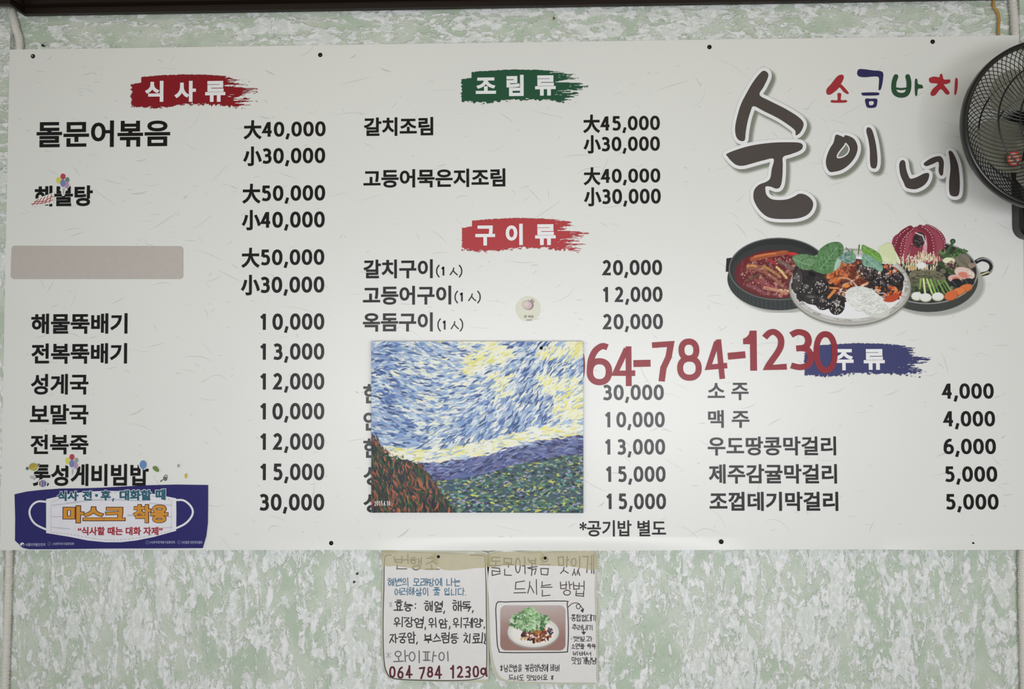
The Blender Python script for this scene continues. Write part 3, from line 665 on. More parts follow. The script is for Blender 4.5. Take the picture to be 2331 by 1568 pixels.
# ================================================================== RED VINYL PHONE NUMBER
def vinyl():
    m = mat('red_vinyl', (140, 30, 42), .36, alpha=.9, spec=.3); return m
MV = vinyl(); k = 0
for ch, b, rot, lab in (('0', (1284, 783, 1332, 880), 0, 'red vinyl zero mostly hidden behind the canvas painting'),
        ('6', (1336, 780, 1394, 877), -.03, 'red vinyl six close to the right edge of the canvas painting'), ('4', (1391, 788, 1446, 879), 0, 'red vinyl four upright above the price column'),
        ('-', (1442, 819, 1481, 835), .02, 'red vinyl dash nearest the canvas painting'), ('7', (1487, 777, 1539, 869), .06, 'red vinyl seven after the first dash of the phone number'),
        ('8', (1541, 770, 1597, 867), .02, 'red vinyl eight, a double ring, between seven and four'), ('4', (1602, 773, 1654, 864), .09, 'red vinyl four tilted left above the beverage list'),
        ('-', (1657, 801, 1697, 817), .09, 'red vinyl dash tilted upward, farther from the canvas painting'), ('1', (1692, 752, 1723, 844), 0, 'red vinyl one, a straight bar with a flag, after the second dash'),
        ('2', (1734, 748, 1789, 843), .04, 'red vinyl two with a curved neck, between one and three'), ('3', (1797, 748, 1853, 843), .03, 'red vinyl three touching the tip of the navy heading'),
        ('0', (1852, 753, 1907, 850), 0, 'red vinyl zero overlapping the navy heading')):
    fl = Flat(); digit(fl, ch, 0, 0, .6, 1, .146)
    if ch == '-': fl = Flat(); fl.rib([(0, .5), (1, .5)], .4)
    if ch == '1': fl = Flat(); fl.rib([(.75, 0), (.75, 1)], .38); fl.rib(smooth_poly([(.0, .74), (.32, .78), (.5, .86), (.57, 1.0)], False, 3), [.14]*4+[.12]*6); fl = Flat(); fl.poly([(.0,.66),(.0,.80),(.22,.83),(.42,.90),(.5,1),(1,1),(1,0),(.5,0),(.5,.66)])
    o = place(fl, b, 'digit_sticker', MV, None, -.0012-.00015*(k % 2), rot=rot); k += 1
    tag(o, lab, 'sticker', 'red vinyl digits of the phone number')
# ================================================================== PRINTED DISHES
def chunks(A, n, cx, cy, rx, ry, cols, seed, r=(1.5, 5), asp=(1, 3), rot=(-3.14, 3.14), clip=None):
    rn = random.Random(seed)
    for _ in range(n):
        q, t = rn.uniform(0, 6.283), math.sqrt(rn.random()); x, y = cx+rx*t*math.cos(q), cy+ry*t*math.sin(q)
        a = rn.uniform(*r); b = a/rn.uniform(*asp); c = np.array(rn.choice(cols), float)+rn.uniform(-14, 14)
        A.ell(x, y, a, b, np.clip(c, 0, 255), rn.uniform(*rot), clip=clip)
def leaf(A, pts, c, vein, mid, seed):
    A.poly(pts, c, sm=3); rn = random.Random(seed); p = np.array(pts, float); m = np.array(mid, float)
    w = A.win(*p.min(0), *p.max(0)); msk = np.zeros(A.X.shape); msk[w] = A.pmask(smooth_poly(pts, True, 3), w)
    nz = fbm(A.X/7, A.Y/7, seed, 4)
    for (lo, hi, cc) in ((.50, .66, vein), (.0, .36, tuple(v*.66 for v in c))):
        m2 = np.clip((nz-lo)*8, 0, 1)*np.clip((hi-nz)*8, 0, 1)*msk*.7; A.put((slice(None), slice(None)), m2, cc)
    A.line(mid, 1.3, vein, .9, clip=msk)
    for k in range(len(m)-1):
        for t in (.1, .45, .8):
            a = m[k]*(1-t)+m[k+1]*t; d = m[k+1]-m[k]; d /= np.linalg.norm(d); nn = np.array([-d[1], d[0]])
            for s_ in (-1, 1): A.line([a, a+d*6+nn*s_*9, a+d*13+nn*s_*15], .9, vein, .7, clip=msk)
def food():
    # stew pot
    A = Art(1648, 536, 1880, 712, 1.0); E = A.ell
    shadow = np.clip(1-np.sqrt(((A.X-1780)/122)**2+((A.Y-640)/76)**2), 0, 1)*5; A.C[:] = (120, 120, 112); A.A = np.clip(shadow, 0, .35)
    A.poly([(1652, 618), (1654, 588), (1670, 586), (1668, 620)], (28, 30, 30)); A.poly([(1662, 600), (1664, 612), (1672, 610), (1670, 598)], (170, 168, 160))
    E(1774, 634, 118, 72, (50, 55, 54))
    for k in range(60):
        q = .2+k/60*2.7; x = 1774+117*math.cos(q); y = 634+71*math.sin(q)
        A.line([(x, y-1), (x-1, y-19)], 1.6, (38, 42, 42) if k % 2 else (62, 68, 66), .8, keep=True)
    E(1772, 612, 113, 71, (104, 108, 104)); E(1772, 612, 110.5, 69, (40, 43, 43)); E(1770, 618, 104, 62, (55, 58, 57), op=.6)
    cl = A.ellmask(1768, 624, 96, 55); A.put((slice(None), slice(None)), cl, (98, 30, 36))
    chunks(A, 160, 1770, 628, 86, 46, [(122, 58, 55), (150, 92, 84), (104, 40, 44), (92, 34, 38), (160, 110, 98), (132, 82, 84)], 5, (2, 6), (1, 2.2), (-1, .4), cl)
    for a, b, wd, c in (((1712, 590), (1790, 574), 11, (150, 78, 48)), ((1718, 584), (1765, 577), 5, (184, 106, 62)), ((1745, 590), (1765, 600), 6, (150, 44, 46)), ((1798, 578), (1815, 581), 8, (172, 50, 52)),
                        ((1705, 606), (1740, 616), 14, (140, 84, 70)), ((1702, 605), (1720, 606), 5, (190, 128, 78)), ((1738, 606), (1775, 630), 7, (150, 112, 70)), ((1768, 608), (1790, 632), 6, (196, 168, 110)),
                        ((1703, 638), (1728, 626), 6, (84, 62, 48)), ((1745, 622), (1780, 650), 8, (136, 88, 74)), ((1775, 596), (1800, 610), 9, (104, 84, 78)), ((1724, 640), (1760, 655), 10, (130, 62, 66)),
                        ((1740, 655), (1790, 668), 8, (172, 120, 98)), ((1775, 660), (1800, 664), 5, (206, 166, 128)), ((1705, 650), (1740, 668), 9, (120, 66, 72)), ((1690, 585), (1688, 622), 5, (110, 40, 44))):
        A.line([a, ((a[0]+b[0])/2+1, (a[1]+b[1])/2-1.5), b], wd, c, clip=cl); A.line([(a[0], a[1]-wd*.25), (b[0], b[1]-wd*.25)], max(wd*.18, .8), np.clip(np.array(c)*1.3, 0, 255), .7, clip=cl)
    chunks(A, 420, 1770, 630, 88, 48, [(216, 170, 150), (86, 22, 30), (190, 150, 120), (62, 24, 28), (150, 60, 60), (120, 100, 84)], 6, (.6, 1.7), (1, 2.5), clip=cl)
    A.mesh('stew_pot_print', board, -.0003)
    # seafood pan
    A = Art(1990, 508, 2275, 722, 1.0); E = A.ell
    sh_ = np.clip(1-np.sqrt(((A.X-2124)/122)**2+((A.Y-648)/74)**2), 0, 1)*5; A.C[:] = (120, 120, 112); A.A = np.clip(sh_, 0, .35)
    A.line(smooth_poly([(2222, 596), (2236, 590), (2252, 596), (2257, 608), (2250, 620), (2236, 624)], False, 4), 9, (34, 36, 40)); A.line(smooth_poly([(2224, 593), (2238, 588), (2254, 594), (2261, 608), (2252, 622)], False, 4), 1.6, (196, 196, 196)); A.line([(2232, 626), (2250, 619)], 4, (190, 186, 140))
    E(2114, 638, 112, 72, (62, 65, 61)); E(2112, 620, 114, 72, (150, 150, 146)); E(2112, 620, 111, 69.5, (44, 46, 44)); cl = A.ellmask(2112, 620, 109, 67)
    chunks(A, 120, 2120, 625, 95, 55, [(70, 76, 58), (100, 98, 80), (60, 66, 50), (120, 116, 98)], 8, (3, 9), (1, 2), clip=cl)
    # octopus
    rn = random.Random(3)
    A.poly([(2030, 560), (2034, 540), (2048, 530), (2062, 520), (2075, 520), (2085, 516), (2105, 514), (2125, 517), (2142, 528), (2152, 545), (2150, 562), (2142, 590), (2140, 600), (2100, 600), (2060, 598), (2042, 602), (2036, 585)], (140, 58, 74), sm=3)
    for p_, wd, c in (([(2045, 600), (2040, 565), (2052, 535), (2072, 521)], 15, (118, 40, 56)), ([(2060, 590), (2066, 560), (2070, 535)], 15, (158, 72, 88)), ([(2135, 595), (2140, 560), (2132, 530), (2110, 518)], 15, (150, 70, 86)), ([(2115, 590), (2118, 560), (2112, 530), (2095, 518)], 13, (126, 44, 60)), ([(2098, 592), (2106, 565), (2104, 540)], 9, (204, 150, 160))): A.line(smooth_poly(p_, False, 4), wd, c)
    E(2092, 546, 14, 18, (52, 40, 42), .3); chunks(A, 50, 2092, 548, 11, 15, [(130, 120, 120), (30, 24, 26), (90, 80, 82)], 4, (.8, 2)); A.line([(2084, 530), (2100, 536), (2108, 556)], 2.6, (214, 196, 200))
    for p_ in ([(2040, 600), (2036, 565), (2046, 537), (2066, 521)], [(2054, 590), (2060, 560), (2066, 530)], [(2068, 580), (2072, 566), (2076, 556)], [(2146, 585), (2150, 555), (2138, 530), (2118, 516)], [(2120, 590), (2124, 560), (2116, 530), (2098, 517)], [(2049, 596), (2050, 565), (2058, 540), (2078, 522)]):
        for x, y in smooth_poly(p_, False, 5): x += rn.uniform(-1, 1); E(x, y, 2.9, 2.6, (96, 26, 40)); E(x+.5, y-.4, 1.6, 1.4, (222, 158, 168))
    chunks(A, 60, 2095, 590, 36, 6, [(236, 206, 204), (180, 96, 108), (244, 230, 214)], 14, (1, 3))
    for k in range(120):
        x = 2052+rn.random()*88; y = 583+rn.random()*34; A.line([(x, y), (x+rn.uniform(-3, 3), y-rn.uniform(4, 13))], rn.uniform(1.2, 2.6), rn.choice([(232, 226, 200), (212, 200, 166), (222, 216, 184), (190, 170, 128)]))
    E(2098, 604, 11, 7, (236, 236, 230)); E(2076, 610, 8, 6, (192, 160, 112))
    A.poly([(2010, 560), (2025, 553), (2040, 575), (2050, 600), (2030, 612), (2012, 600)], (214, 220, 186), sm=3)
    E(2110, 634, 42, 20, (112, 108, 88)); E(2104, 640, 38, 14, (92, 92, 72)); chunks(A, 90, 2110, 634, 38, 16, [(136, 130, 108), (84, 84, 64), (70, 72, 56)], 21, (1, 5), (2, 5), (-.3, .3))
    E(2192, 592, 19, 15, (122, 116, 100), .6)
    for k in range(5): A.line(smooth_poly([(2178+k*4, 580+k*2), (2184+k*4, 592+k*2), (2196+k*4, 604+k)], False, 3), 1, (90, 86, 72), .8)
    chunks(A, 60, 2160, 578, 24, 12, [(62, 92, 52), (100, 128, 80), (40, 60, 36)], 31, (2, 5), (1.5, 3)); E(2169, 549, 6, 5.5, (42, 64, 44)); E(2169, 549, 2.5, 2.5, (96, 116, 96)); A.line([(2168, 554), (2158, 570), (2150, 585)], 6, (64, 94, 60)); chunks(A, 26, 2188, 570, 14, 6, [(80, 108, 64), (58, 84, 50)], 33, (2, 4))
    E(2160, 593, 14, 7, (226, 222, 190)); A.line([(2138, 598), (2172, 622)], 9, (58, 76, 44)); chunks(A, 40, 2165, 604, 14, 10, [(130, 104, 96), (176, 150, 136), (92, 60, 58)], 35, (1, 3.5)); E(2212, 604, 8, 6, (150, 128, 110))
    E(2196, 622, 24, 13, (214, 190, 180), .3); E(2194, 626, 13, 7, (206, 126, 108), .2); E(2174, 634, 16, 9, (204, 170, 160), .1); E(2176, 635, 9, 5, (208, 116, 100)); chunks(A, 20, 2208, 622, 8, 9, [(236, 224, 218), (170, 140, 132)], 37, (.8, 2))
    E(2177, 644, 13, 10, (34, 36, 40)); E(2205, 642, 13, 9, (40, 42, 46)); A.line([(2168, 640), (2176, 650)], 1.2, (104, 108, 112)); A.line([(2198, 638), (2204, 648)], 1.2, (104, 108, 112))
    for x0, x1, c in ((2096, 2092, (138, 160, 76)), (2102, 2106, (196, 214, 150)), (2110, 2122, (168, 198, 116)), (2118, 2130, (128, 166, 84)), (2126, 2138, (96, 134, 66)), (2134, 2150, (116, 152, 78)), (2142, 2160, (86, 122, 58)), (2150, 2168, (126, 160, 88))):
        A.line([(x0, 634+(x0-2096)*.1), (x1, 668)], 4.4 if x0 < 2120 else 3.0, c); A.line([(x0+1, 636), (x1+1, 668)], 1, np.clip(np.array(c)*1.25, 0, 255), .8)
    chunks(A, 30, 2085, 655, 10, 14, [(52, 68, 44), (88, 104, 72)], 39, (1.5, 4))
    for x, y, rx in ((2087, 674, 13), (2107, 677, 14), (2135, 675, 14)): E(x, y+1, rx, 10, (150, 148, 134)); E(x, y-.5, rx-.6, 9, (220, 220, 208)); E(x-2, y-3, rx*.55, 4.5, (238, 238, 230), op=.8, soft=3)
    for x, y, rx, ry, c in ((2198, 656, 17, 9, (206, 116, 66)), (2182, 664, 17, 9, (212, 122, 70)), (2165, 673, 16, 11, (204, 104, 62))): E(x, y, rx, ry, tuple(v*.8 for v in c), -.3); E(x-.5, y-.6, rx-1.2, ry-1, c, -.3)
    A.A *= np.where((A.ellmask(2114, 640, 113, 71) > 0) | (A.Y < 625) | (A.X > 2215), 1, 1)
    A.mesh('seafood_pan_print', board, -.0003)
    # plate of stir-fry
    A = Art(1780, 540, 2090, 750, 1.0); E = A.ell
    sh_ = np.clip(1-np.sqrt(((A.X-1937)/144)**2+((A.Y-652)/97)**2), 0, 1)*6; A.C[:] = (124, 124, 116); A.A = np.clip(sh_, 0, .32)*(A.Y > 640)
    E(1935, 655, 139, 87, (128, 126, 120)); E(1935, 654, 137, 85, (176, 174, 168)); E(1935, 650, 137, 84, (158, 156, 148)); E(1935, 651, 134, 81, (190, 188, 184)); E(1937, 654, 121, 71, (220, 220, 226)); cl = A.ellmask(1935, 650, 134, 81)
    for p_, c_ in (([(1806, 655), (1806, 620), (1822, 600), (1900, 590), (1940, 588), (1990, 596), (2040, 610), (2056, 640), (2050, 668), (2020, 684), (1980, 662), (1920, 690), (1880, 704), (1850, 692), (1822, 676)], (46, 38, 38)), ([(1880, 640), (1885, 600), (1960, 592), (1985, 610), (1975, 650), (1930, 668), (1895, 668)], (104, 54, 40))): A.poly(p_, c_, sm=3)
    tz = fbm(A.X/9, A.Y/4, 77, 4); rim = np.clip((1-A.ellmask(1937, 654, 123, 73)), 0, 1)*cl*np.clip((tz-.5)*6, 0, 1)*.6; A.put((slice(None), slice(None)), rim, (120, 116, 104))
    def mussel(x, y, rx, ry, rot, c=(44, 40, 40), ses=0, sd=0):
        E(x, y, rx, ry, (22, 20, 22), rot); E(x-1, y-1, rx-1.8, ry-1.8, c, rot, soft=2); E(x-2, y-ry*.35, rx*.5, ry*.22, (112, 108, 108), rot, op=.7, soft=2)
        r_ = random.Random(sd)
        for k in range(ses):
            q, t = r_.uniform(0, 6.28), r_.random()**.5*.85; a, b = rx*t*math.cos(q), ry*t*math.sin(q); E(x+a*math.cos(rot)-b*math.sin(rot), y+a*math.sin(rot)+b*math.cos(rot), 1.3, .9, (214, 206, 194), r_.uniform(0, 3))
    chunks(A, 70, 1850, 650, 46, 38, [(40, 36, 36), (56, 50, 48), (28, 26, 28)], 51, (5, 12), clip=cl)
    for a in ((1817, 640, 13, 27, .15, (62, 56, 54), 8, 1), (1836, 660, 13, 22, .7, (40, 40, 42), 14, 2), (1868, 652, 17, 16, .4, (46, 40, 42), 22, 3), (1848, 680, 20, 13, .1, (50, 44, 44), 5, 4), (1874, 688, 17, 18, .5, (40, 34, 36), 14, 5)): mussel(*a)
    chunks(A, 120, 1930, 625, 48, 34, [(122, 58, 40), (150, 84, 56), (104, 44, 34), (176, 112, 72), (84, 40, 32)], 52, (3, 8), (1, 2.4), clip=cl)
    chunks(A, 60, 1905, 628, 22, 18, [(186, 96, 52), (204, 122, 62), (160, 74, 46)], 53, (2, 5), (1, 2.5))
    A.line(smooth_poly([(1912, 632), (1930, 634), (1945, 645), (1950, 655)], False, 4), 4, (194, 142, 108)); A.line([(1890, 655), (1908, 656)], 4, (206, 132, 72)); A.line([(1886, 677), (1900, 661)], 6, (206, 128, 66)); E(1926, 650, 8, 5, (220, 130, 56)); A.line([(1962, 650), (1975, 644)], 5, (206, 148, 104))
    for k, a in enumerate([(1966, 612), (1985, 618), (2000, 628), (2022, 632), (2038, 640), (2012, 648), (2030, 655), (2020, 672), (1990, 640), (1975, 628), (2044, 628)]): mussel(a[0], a[1], 17, 10, .5+.2*(k % 3), (50, 42, 44), 10 if k < 4 else 4, 60+k)
    chunks(A, 90, 1975, 618, 30, 16, [(40, 34, 36), (90, 70, 62), (206, 190, 176), (60, 50, 50)], 54, (1, 4), (1, 2.5)); chunks(A, 44, 2028, 612, 14, 16, [(180, 80, 50), (206, 120, 70), (96, 56, 70), (216, 190, 170)], 55, (1.5, 4.5))
    chunks(A, 70, 2032, 668, 20, 15, [(196, 88, 46), (214, 128, 74), (150, 56, 34), (60, 44, 44)], 56, (2, 5.5), (1, 2.2)); chunks(A, 20, 1998, 660, 8, 9, [(206, 112, 60), (222, 144, 90)], 57, (2, 4)); A.poly([(2010, 684), (2016, 676), (2040, 668), (2048, 672), (2040, 684), (2024, 688)], (178, 70, 42), sm=3)
    mussel(1905, 696, 18, 21, .3, (34, 30, 32), 46, 9); chunks(A, 40, 1922, 665, 14, 9, [(120, 72, 60), (160, 110, 84), (224, 206, 190)], 58, (1, 3))
    # noodles
    E(1965, 680, 42, 27, (206, 207, 201), .3); E(1992, 702, 34, 20, (196, 199, 190), .3); rn = random.Random(8)
    for k in range(190):
        x, y = 1964+rn.gauss(0, 17), 678+rn.gauss(0, 13); r_ = rn.uniform(5, 16); q0 = rn.uniform(0, 6.28); L_ = rn.uniform(.8, 2.6)
        if k % 3 == 0: x += 22; y += 16
        A.line([(x+r_*math.cos(q0+L_*t/5), y+r_*.6*math.sin(q0+L_*t/5)) for t in range(6)], 1.5, rn.choice([(240, 240, 238), (204, 206, 198), (230, 230, 226), (178, 180, 170), (236, 236, 232)]), .85)
    # leaves
    leaf(A, [(1803, 585), (1822, 578), (1845, 580), (1872, 590), (1866, 604), (1848, 613), (1830, 614), (1812, 603)], (88, 124, 84), (146, 176, 142), [(1805, 588), (1830, 600), (1850, 604)], 5)
    leaf(A, [(1858, 590), (1863, 572), (1878, 558), (1896, 551), (1912, 552), (1920, 562), (1918, 582), (1908, 600), (1896, 618), (1880, 624), (1862, 620), (1845, 610), (1852, 600)], (78, 118, 74), (140, 176, 136), [(1866, 614), (1884, 592), (1908, 560)], 6)
    leaf(A, [(1898, 616), (1902, 596), (1910, 584), (1915, 590), (1912, 606), (1904, 614)], (150, 176, 158), (196, 210, 200), [(1900, 612), (1910, 592)], 7)
    leaf(A, [(1912, 586), (1922, 575), (1938, 572), (1948, 582), (1946, 596), (1930, 600), (1918, 596)], (110, 142, 136), (170, 192, 186), [(1916, 592), (1942, 580)], 8)
    A.line([(1940, 570), (1938, 590)], 5, (98, 146, 74)); A.line([(1956, 558), (1954, 578)], 3, (92, 120, 70)); A.line([(1926, 564), (1934, 572)], 2, (70, 96, 60))
    leaf(A, [(1963, 557), (1975, 562), (1992, 570), (2004, 580), (2008, 592), (2006, 602), (1990, 596), (1970, 580), (1962, 570)], (98, 146, 62), (148, 188, 100), [(1966, 562), (1990, 582), (2004, 596)], 9)
    leaf(A, [(1964, 580), (1978, 580), (1990, 588), (2006, 600), (2010, 612), (2004, 619), (1988, 610), (1968, 606), (1962, 594)], (112, 152, 132), (164, 194, 174), [(1968, 584), (1988, 602), (2006, 616)], 10)
    A.poly([(1999, 566), (2012, 556), (2030, 554), (2038, 580), (2040, 600), (2018, 600), (2008, 588)], (214, 222, 178), op=.85, sm=3)
    A.mesh('stir_fry_plate_print', board, -.00042)
food()
# ================================================================== CANVAS PAINTING (plain stand-in: loose strokes of the same colours)
def painting():
    y = -.018; X0, Y0, X1, Y1 = 845, 777, 1328, 1167
    c = P(1087, 972, 0); root = empty('canvas_painting', (c[0], -.0012, c[2]), 'unframed canvas painting of loose blue, cream and green brush strokes pinned over the menu', 'painting')
    q = [PA(*p_, y) for p_ in ((845, 778), (1328, 779), (1328, 1168), (845, 1165))]
    V = np.array(q+[p_+np.array([0, .0168, 0]) for p_ in q]); V[:4, 1] += .0003
    obj('stretched_canvas', V, [(3, 2, 1, 0), (4, 5, 6, 7), (0, 1, 5, 4), (1, 2, 6, 5), (2, 3, 7, 6), (3, 0, 4, 7)], mat('canvas_edge', (88, 84, 96), .7), root)
    A = Art(X0, Y0, X1, Y1, 1.15, base=(146, 166, 194)); rn = random.Random(12)
    nA = fbm(A.X/110, A.Y/70, 41, 3)
    uu, vv = (A.X-X0)/(X1-X0), (A.Y-Y0)/(Y1-Y0); hz_ = .70+.05*np.sin(uu*5)-.08*uu
    A.C[vv > hz_] = (92, 104, 142); A.C[vv > hz_+.09] = (62, 84, 92); A.C[(uu < .40) & (vv > .52+uu*1.05+.05*np.sin(uu*20))] = (40, 50, 46)
    sky = [(78, 104, 158), (112, 140, 184), (150, 172, 200), (176, 194, 208), (222, 224, 208), (232, 228, 196), (60, 78, 126), (196, 204, 206), (134, 150, 176), (214, 214, 214)]
    warm = [(226, 224, 196), (220, 216, 164), (232, 230, 216), (226, 222, 184), (214, 206, 116)]
    hill = [(58, 70, 118), (84, 98, 150), (108, 112, 158), (46, 48, 84), (128, 140, 176), (92, 84, 120)]
    fld = [(70, 116, 92), (92, 150, 140), (40, 56, 66), (124, 132, 88), (198, 190, 92), (58, 74, 104), (152, 150, 174), (84, 110, 66), (30, 36, 50)]
    drk = [(28, 38, 42), (36, 66, 48), (62, 94, 62), (26, 34, 58), (150, 82, 60), (120, 70, 56), (44, 50, 46), (72, 62, 52), (176, 96, 70), (34, 56, 44)]
    for k in range(6800):
        x, yy = rn.uniform(X0, X1), rn.uniform(Y0, Y1); u, v = (x-X0)/(X1-X0), (yy-Y0)/(Y1-Y0)
        j_ = int(min(max((x-X0)/1.15, 0), A.X.shape[1]-1)); i_ = int(min(max((yy-Y0)/1.15, 0), A.X.shape[0]-1)); nn = nA[i_, j_]
        hz = .70+.05*math.sin(u*5)-.08*u; dk = (u < .40 and v > .52+u*1.05+.05*math.sin(u*20))
        if dk: pal, an, L_, wd = drk, rn.gauss(1.35, .35), rn.uniform(12, 34), rn.uniform(2, 5)
        elif v < hz-.10: pal, an, L_, wd = (warm if nn > .64 else sky), -.30+.55*math.sin(u*5+v*3)+rn.gauss(0, .2), rn.uniform(10, 28), rn.uniform(2.4, 5.5)
        elif v < hz-.02: pal, an, L_, wd = (warm+sky[3:6]), -.15+rn.gauss(0, .15), rn.uniform(12, 30), rn.uniform(3, 6)
        elif v < hz+.09: pal, an, L_, wd = hill, -.2+.3*math.sin(u*9)+rn.gauss(0, .2), rn.uniform(10, 26), rn.uniform(2, 5)
        else: pal, an, L_, wd = fld, rn.gauss(0, .35), rn.uniform(5, 14), rn.uniform(2, 5)
        if pal is sky and nn < .40: pal = sky[:3]+sky[6:9]
        c_ = np.array(rn.choice(pal), float)+rn.uniform(-10, 10); bd = rn.uniform(-.18, .18); dx, dy = math.cos(an), math.sin(an)
        A.line([(x-dx*L_/2, yy-dy*L_/2), (x+bd*L_*dy, yy-bd*L_*dx), (x+dx*L_/2, yy+dy*L_/2)], wd, np.clip(c_, 0, 255), .92, taper=True)
    A.X = np.clip(A.X, X0+.3, X1-.3)
    A.mesh('painted_surface', root, y-.0004, relief=.0012)
    hand('2015.4.10.', (853, 1140, 890, 1151), 1.1, M_W, root, y-.0016, name='signature', seed=4)
    p_ = P(1232, 792, y-.0012); MB().lathe(tuple(p_), [(.0001, .003), (.002, .0026), (.0036, .0012), (.004, -.0008), (.0001, -.0008)], 16).build('pin', M_SC, root, True)
painting()
# ================================================================== STICKERS
def grey_patch():
    f = Flat(); x0, y0, x1, y1 = 24, 559, 417, 635; r = 8; pts = []
    for cx, cy, q0 in ((x1-r, y1-r, 0), (x0+r, y1-r, 90), (x0+r+2, y0+r, 180), (x1-r, y0+r+1, 270)):
        for k in range(6): q = math.radians(q0+k*18); pts.append((cx+r*math.cos(q), cy+r*math.sin(q)))
    f.poly(pts); o = f.px('cover_sticker', mat('taupe_vinyl', (178, 171, 165), .45), None, -.0012, thick=.0009)
    tag(o, 'plain taupe rectangular sticker covering one dish name on the menu', 'sticker')
grey_patch()
def round_sticker():
    c = P(1203, 703, 0); r = empty('round_sticker', (c[0], -.0003, c[2]), 'small round cream sticker with a pink round shape above the painting', 'sticker')
    f = Flat().disc((1202.6, 702.8), 28.5, 29, 48); f.px('backing', mat('cream_paper', (205, 204, 187), .5), r, -.0012, thick=.0008)
    A = Art(1176, 674, 1230, 732, .6); S = lambda x, y: (1160+x/19.6, 665+y/19.6)
    A.ell(1203.5, 694.5, 10.6, 10.4, (120, 92, 104), soft=2); A.ell(1201.2, 694.6, 10.6, 9.8, (194, 172, 174), soft=2.4); A.ell(1197, 692, 7, 7, (204, 192, 184), soft=5)
    for p_ in ([(970, 320), (975, 380)], [(1055, 320), (1020, 395)], [(1105, 410), (1060, 440)]): A.line([S(*t) for t in p_], 2, (140, 142, 134))
    A.line([S(770, 1240), S(975, 1232)], 1.8, (150, 150, 142)); A.mesh('pink_shape_print', r, -.0015)
    K2 = mat('sticker_ink', (70, 68, 64), .5)
    for ch, x, rot in (('컨', 1193.2, .12), ('석', 1201.4, .02), ('민', 1208.6, -.18)): text(ch, (x, 717.4, x+5.6, 723.4), K2, r, -.0016, .03, name='sticker_text', rot=-rot)
round_sticker()
STK = mat('sticker_white', (214, 216, 212), .4)
def balloons(dx, dy, lab, grey):
    c = P(142+dx, 415+dy, 0); r = empty('balloon_sticker', (c[0], -.0003, c[2]), lab, 'sticker', 'balloon bunch stickers on the menu')
    S = lambda x, y: (50+x/12.95+dx, 380+y/12.95+dy); f = Flat()
    f.poly(smooth_poly([S(*t) for t in [(985, 300), (1120, 260), (1210, 185), (1300, 260), (1400, 320), (1415, 540), (1340, 640), (1290, 700), (1250, 840), (1180, 840), (1140, 660), (1110, 560), (1000, 500), (975, 400)]], True, 3))
    f.px('backing', STK, r, -.0014, thick=.0007)
    for k, (x, y, rx, ry, c_) in enumerate([(1080, 395, 72, 105, (200, 196, 92)), (1335, 380, 62, 80, grey), (1320, 530, 68, 100, (172, 136, 164)), (1208, 280, 76, 88, (170, 62, 74)), (1205, 475, 78, 112, (112, 122, 168))]):
        g = Flat(); a, b = S(x, y); g.disc((a, b), rx/12.95, ry/12.95, 24); g.px('balloon', mat('balloon_%d_%d' % (k, int(dy > 50)), c_, .35), r, -.0018-.00005*k)
    g = Flat()
    for x in (1205, 1240, 1270): g.rib([S(x, 600), S(1215, 820)], .9)
    g.px('balloon_string', mat('string_grey', (150, 150, 158), .5), r, -.0018)
balloons(0, 0, 'bunch of five balloons sticker over the seafood stew name in the upper left', (96, 128, 116))
balloons(20.5, 638.5, 'bunch of five balloons sticker above the blue mask notice', (140, 148, 144))
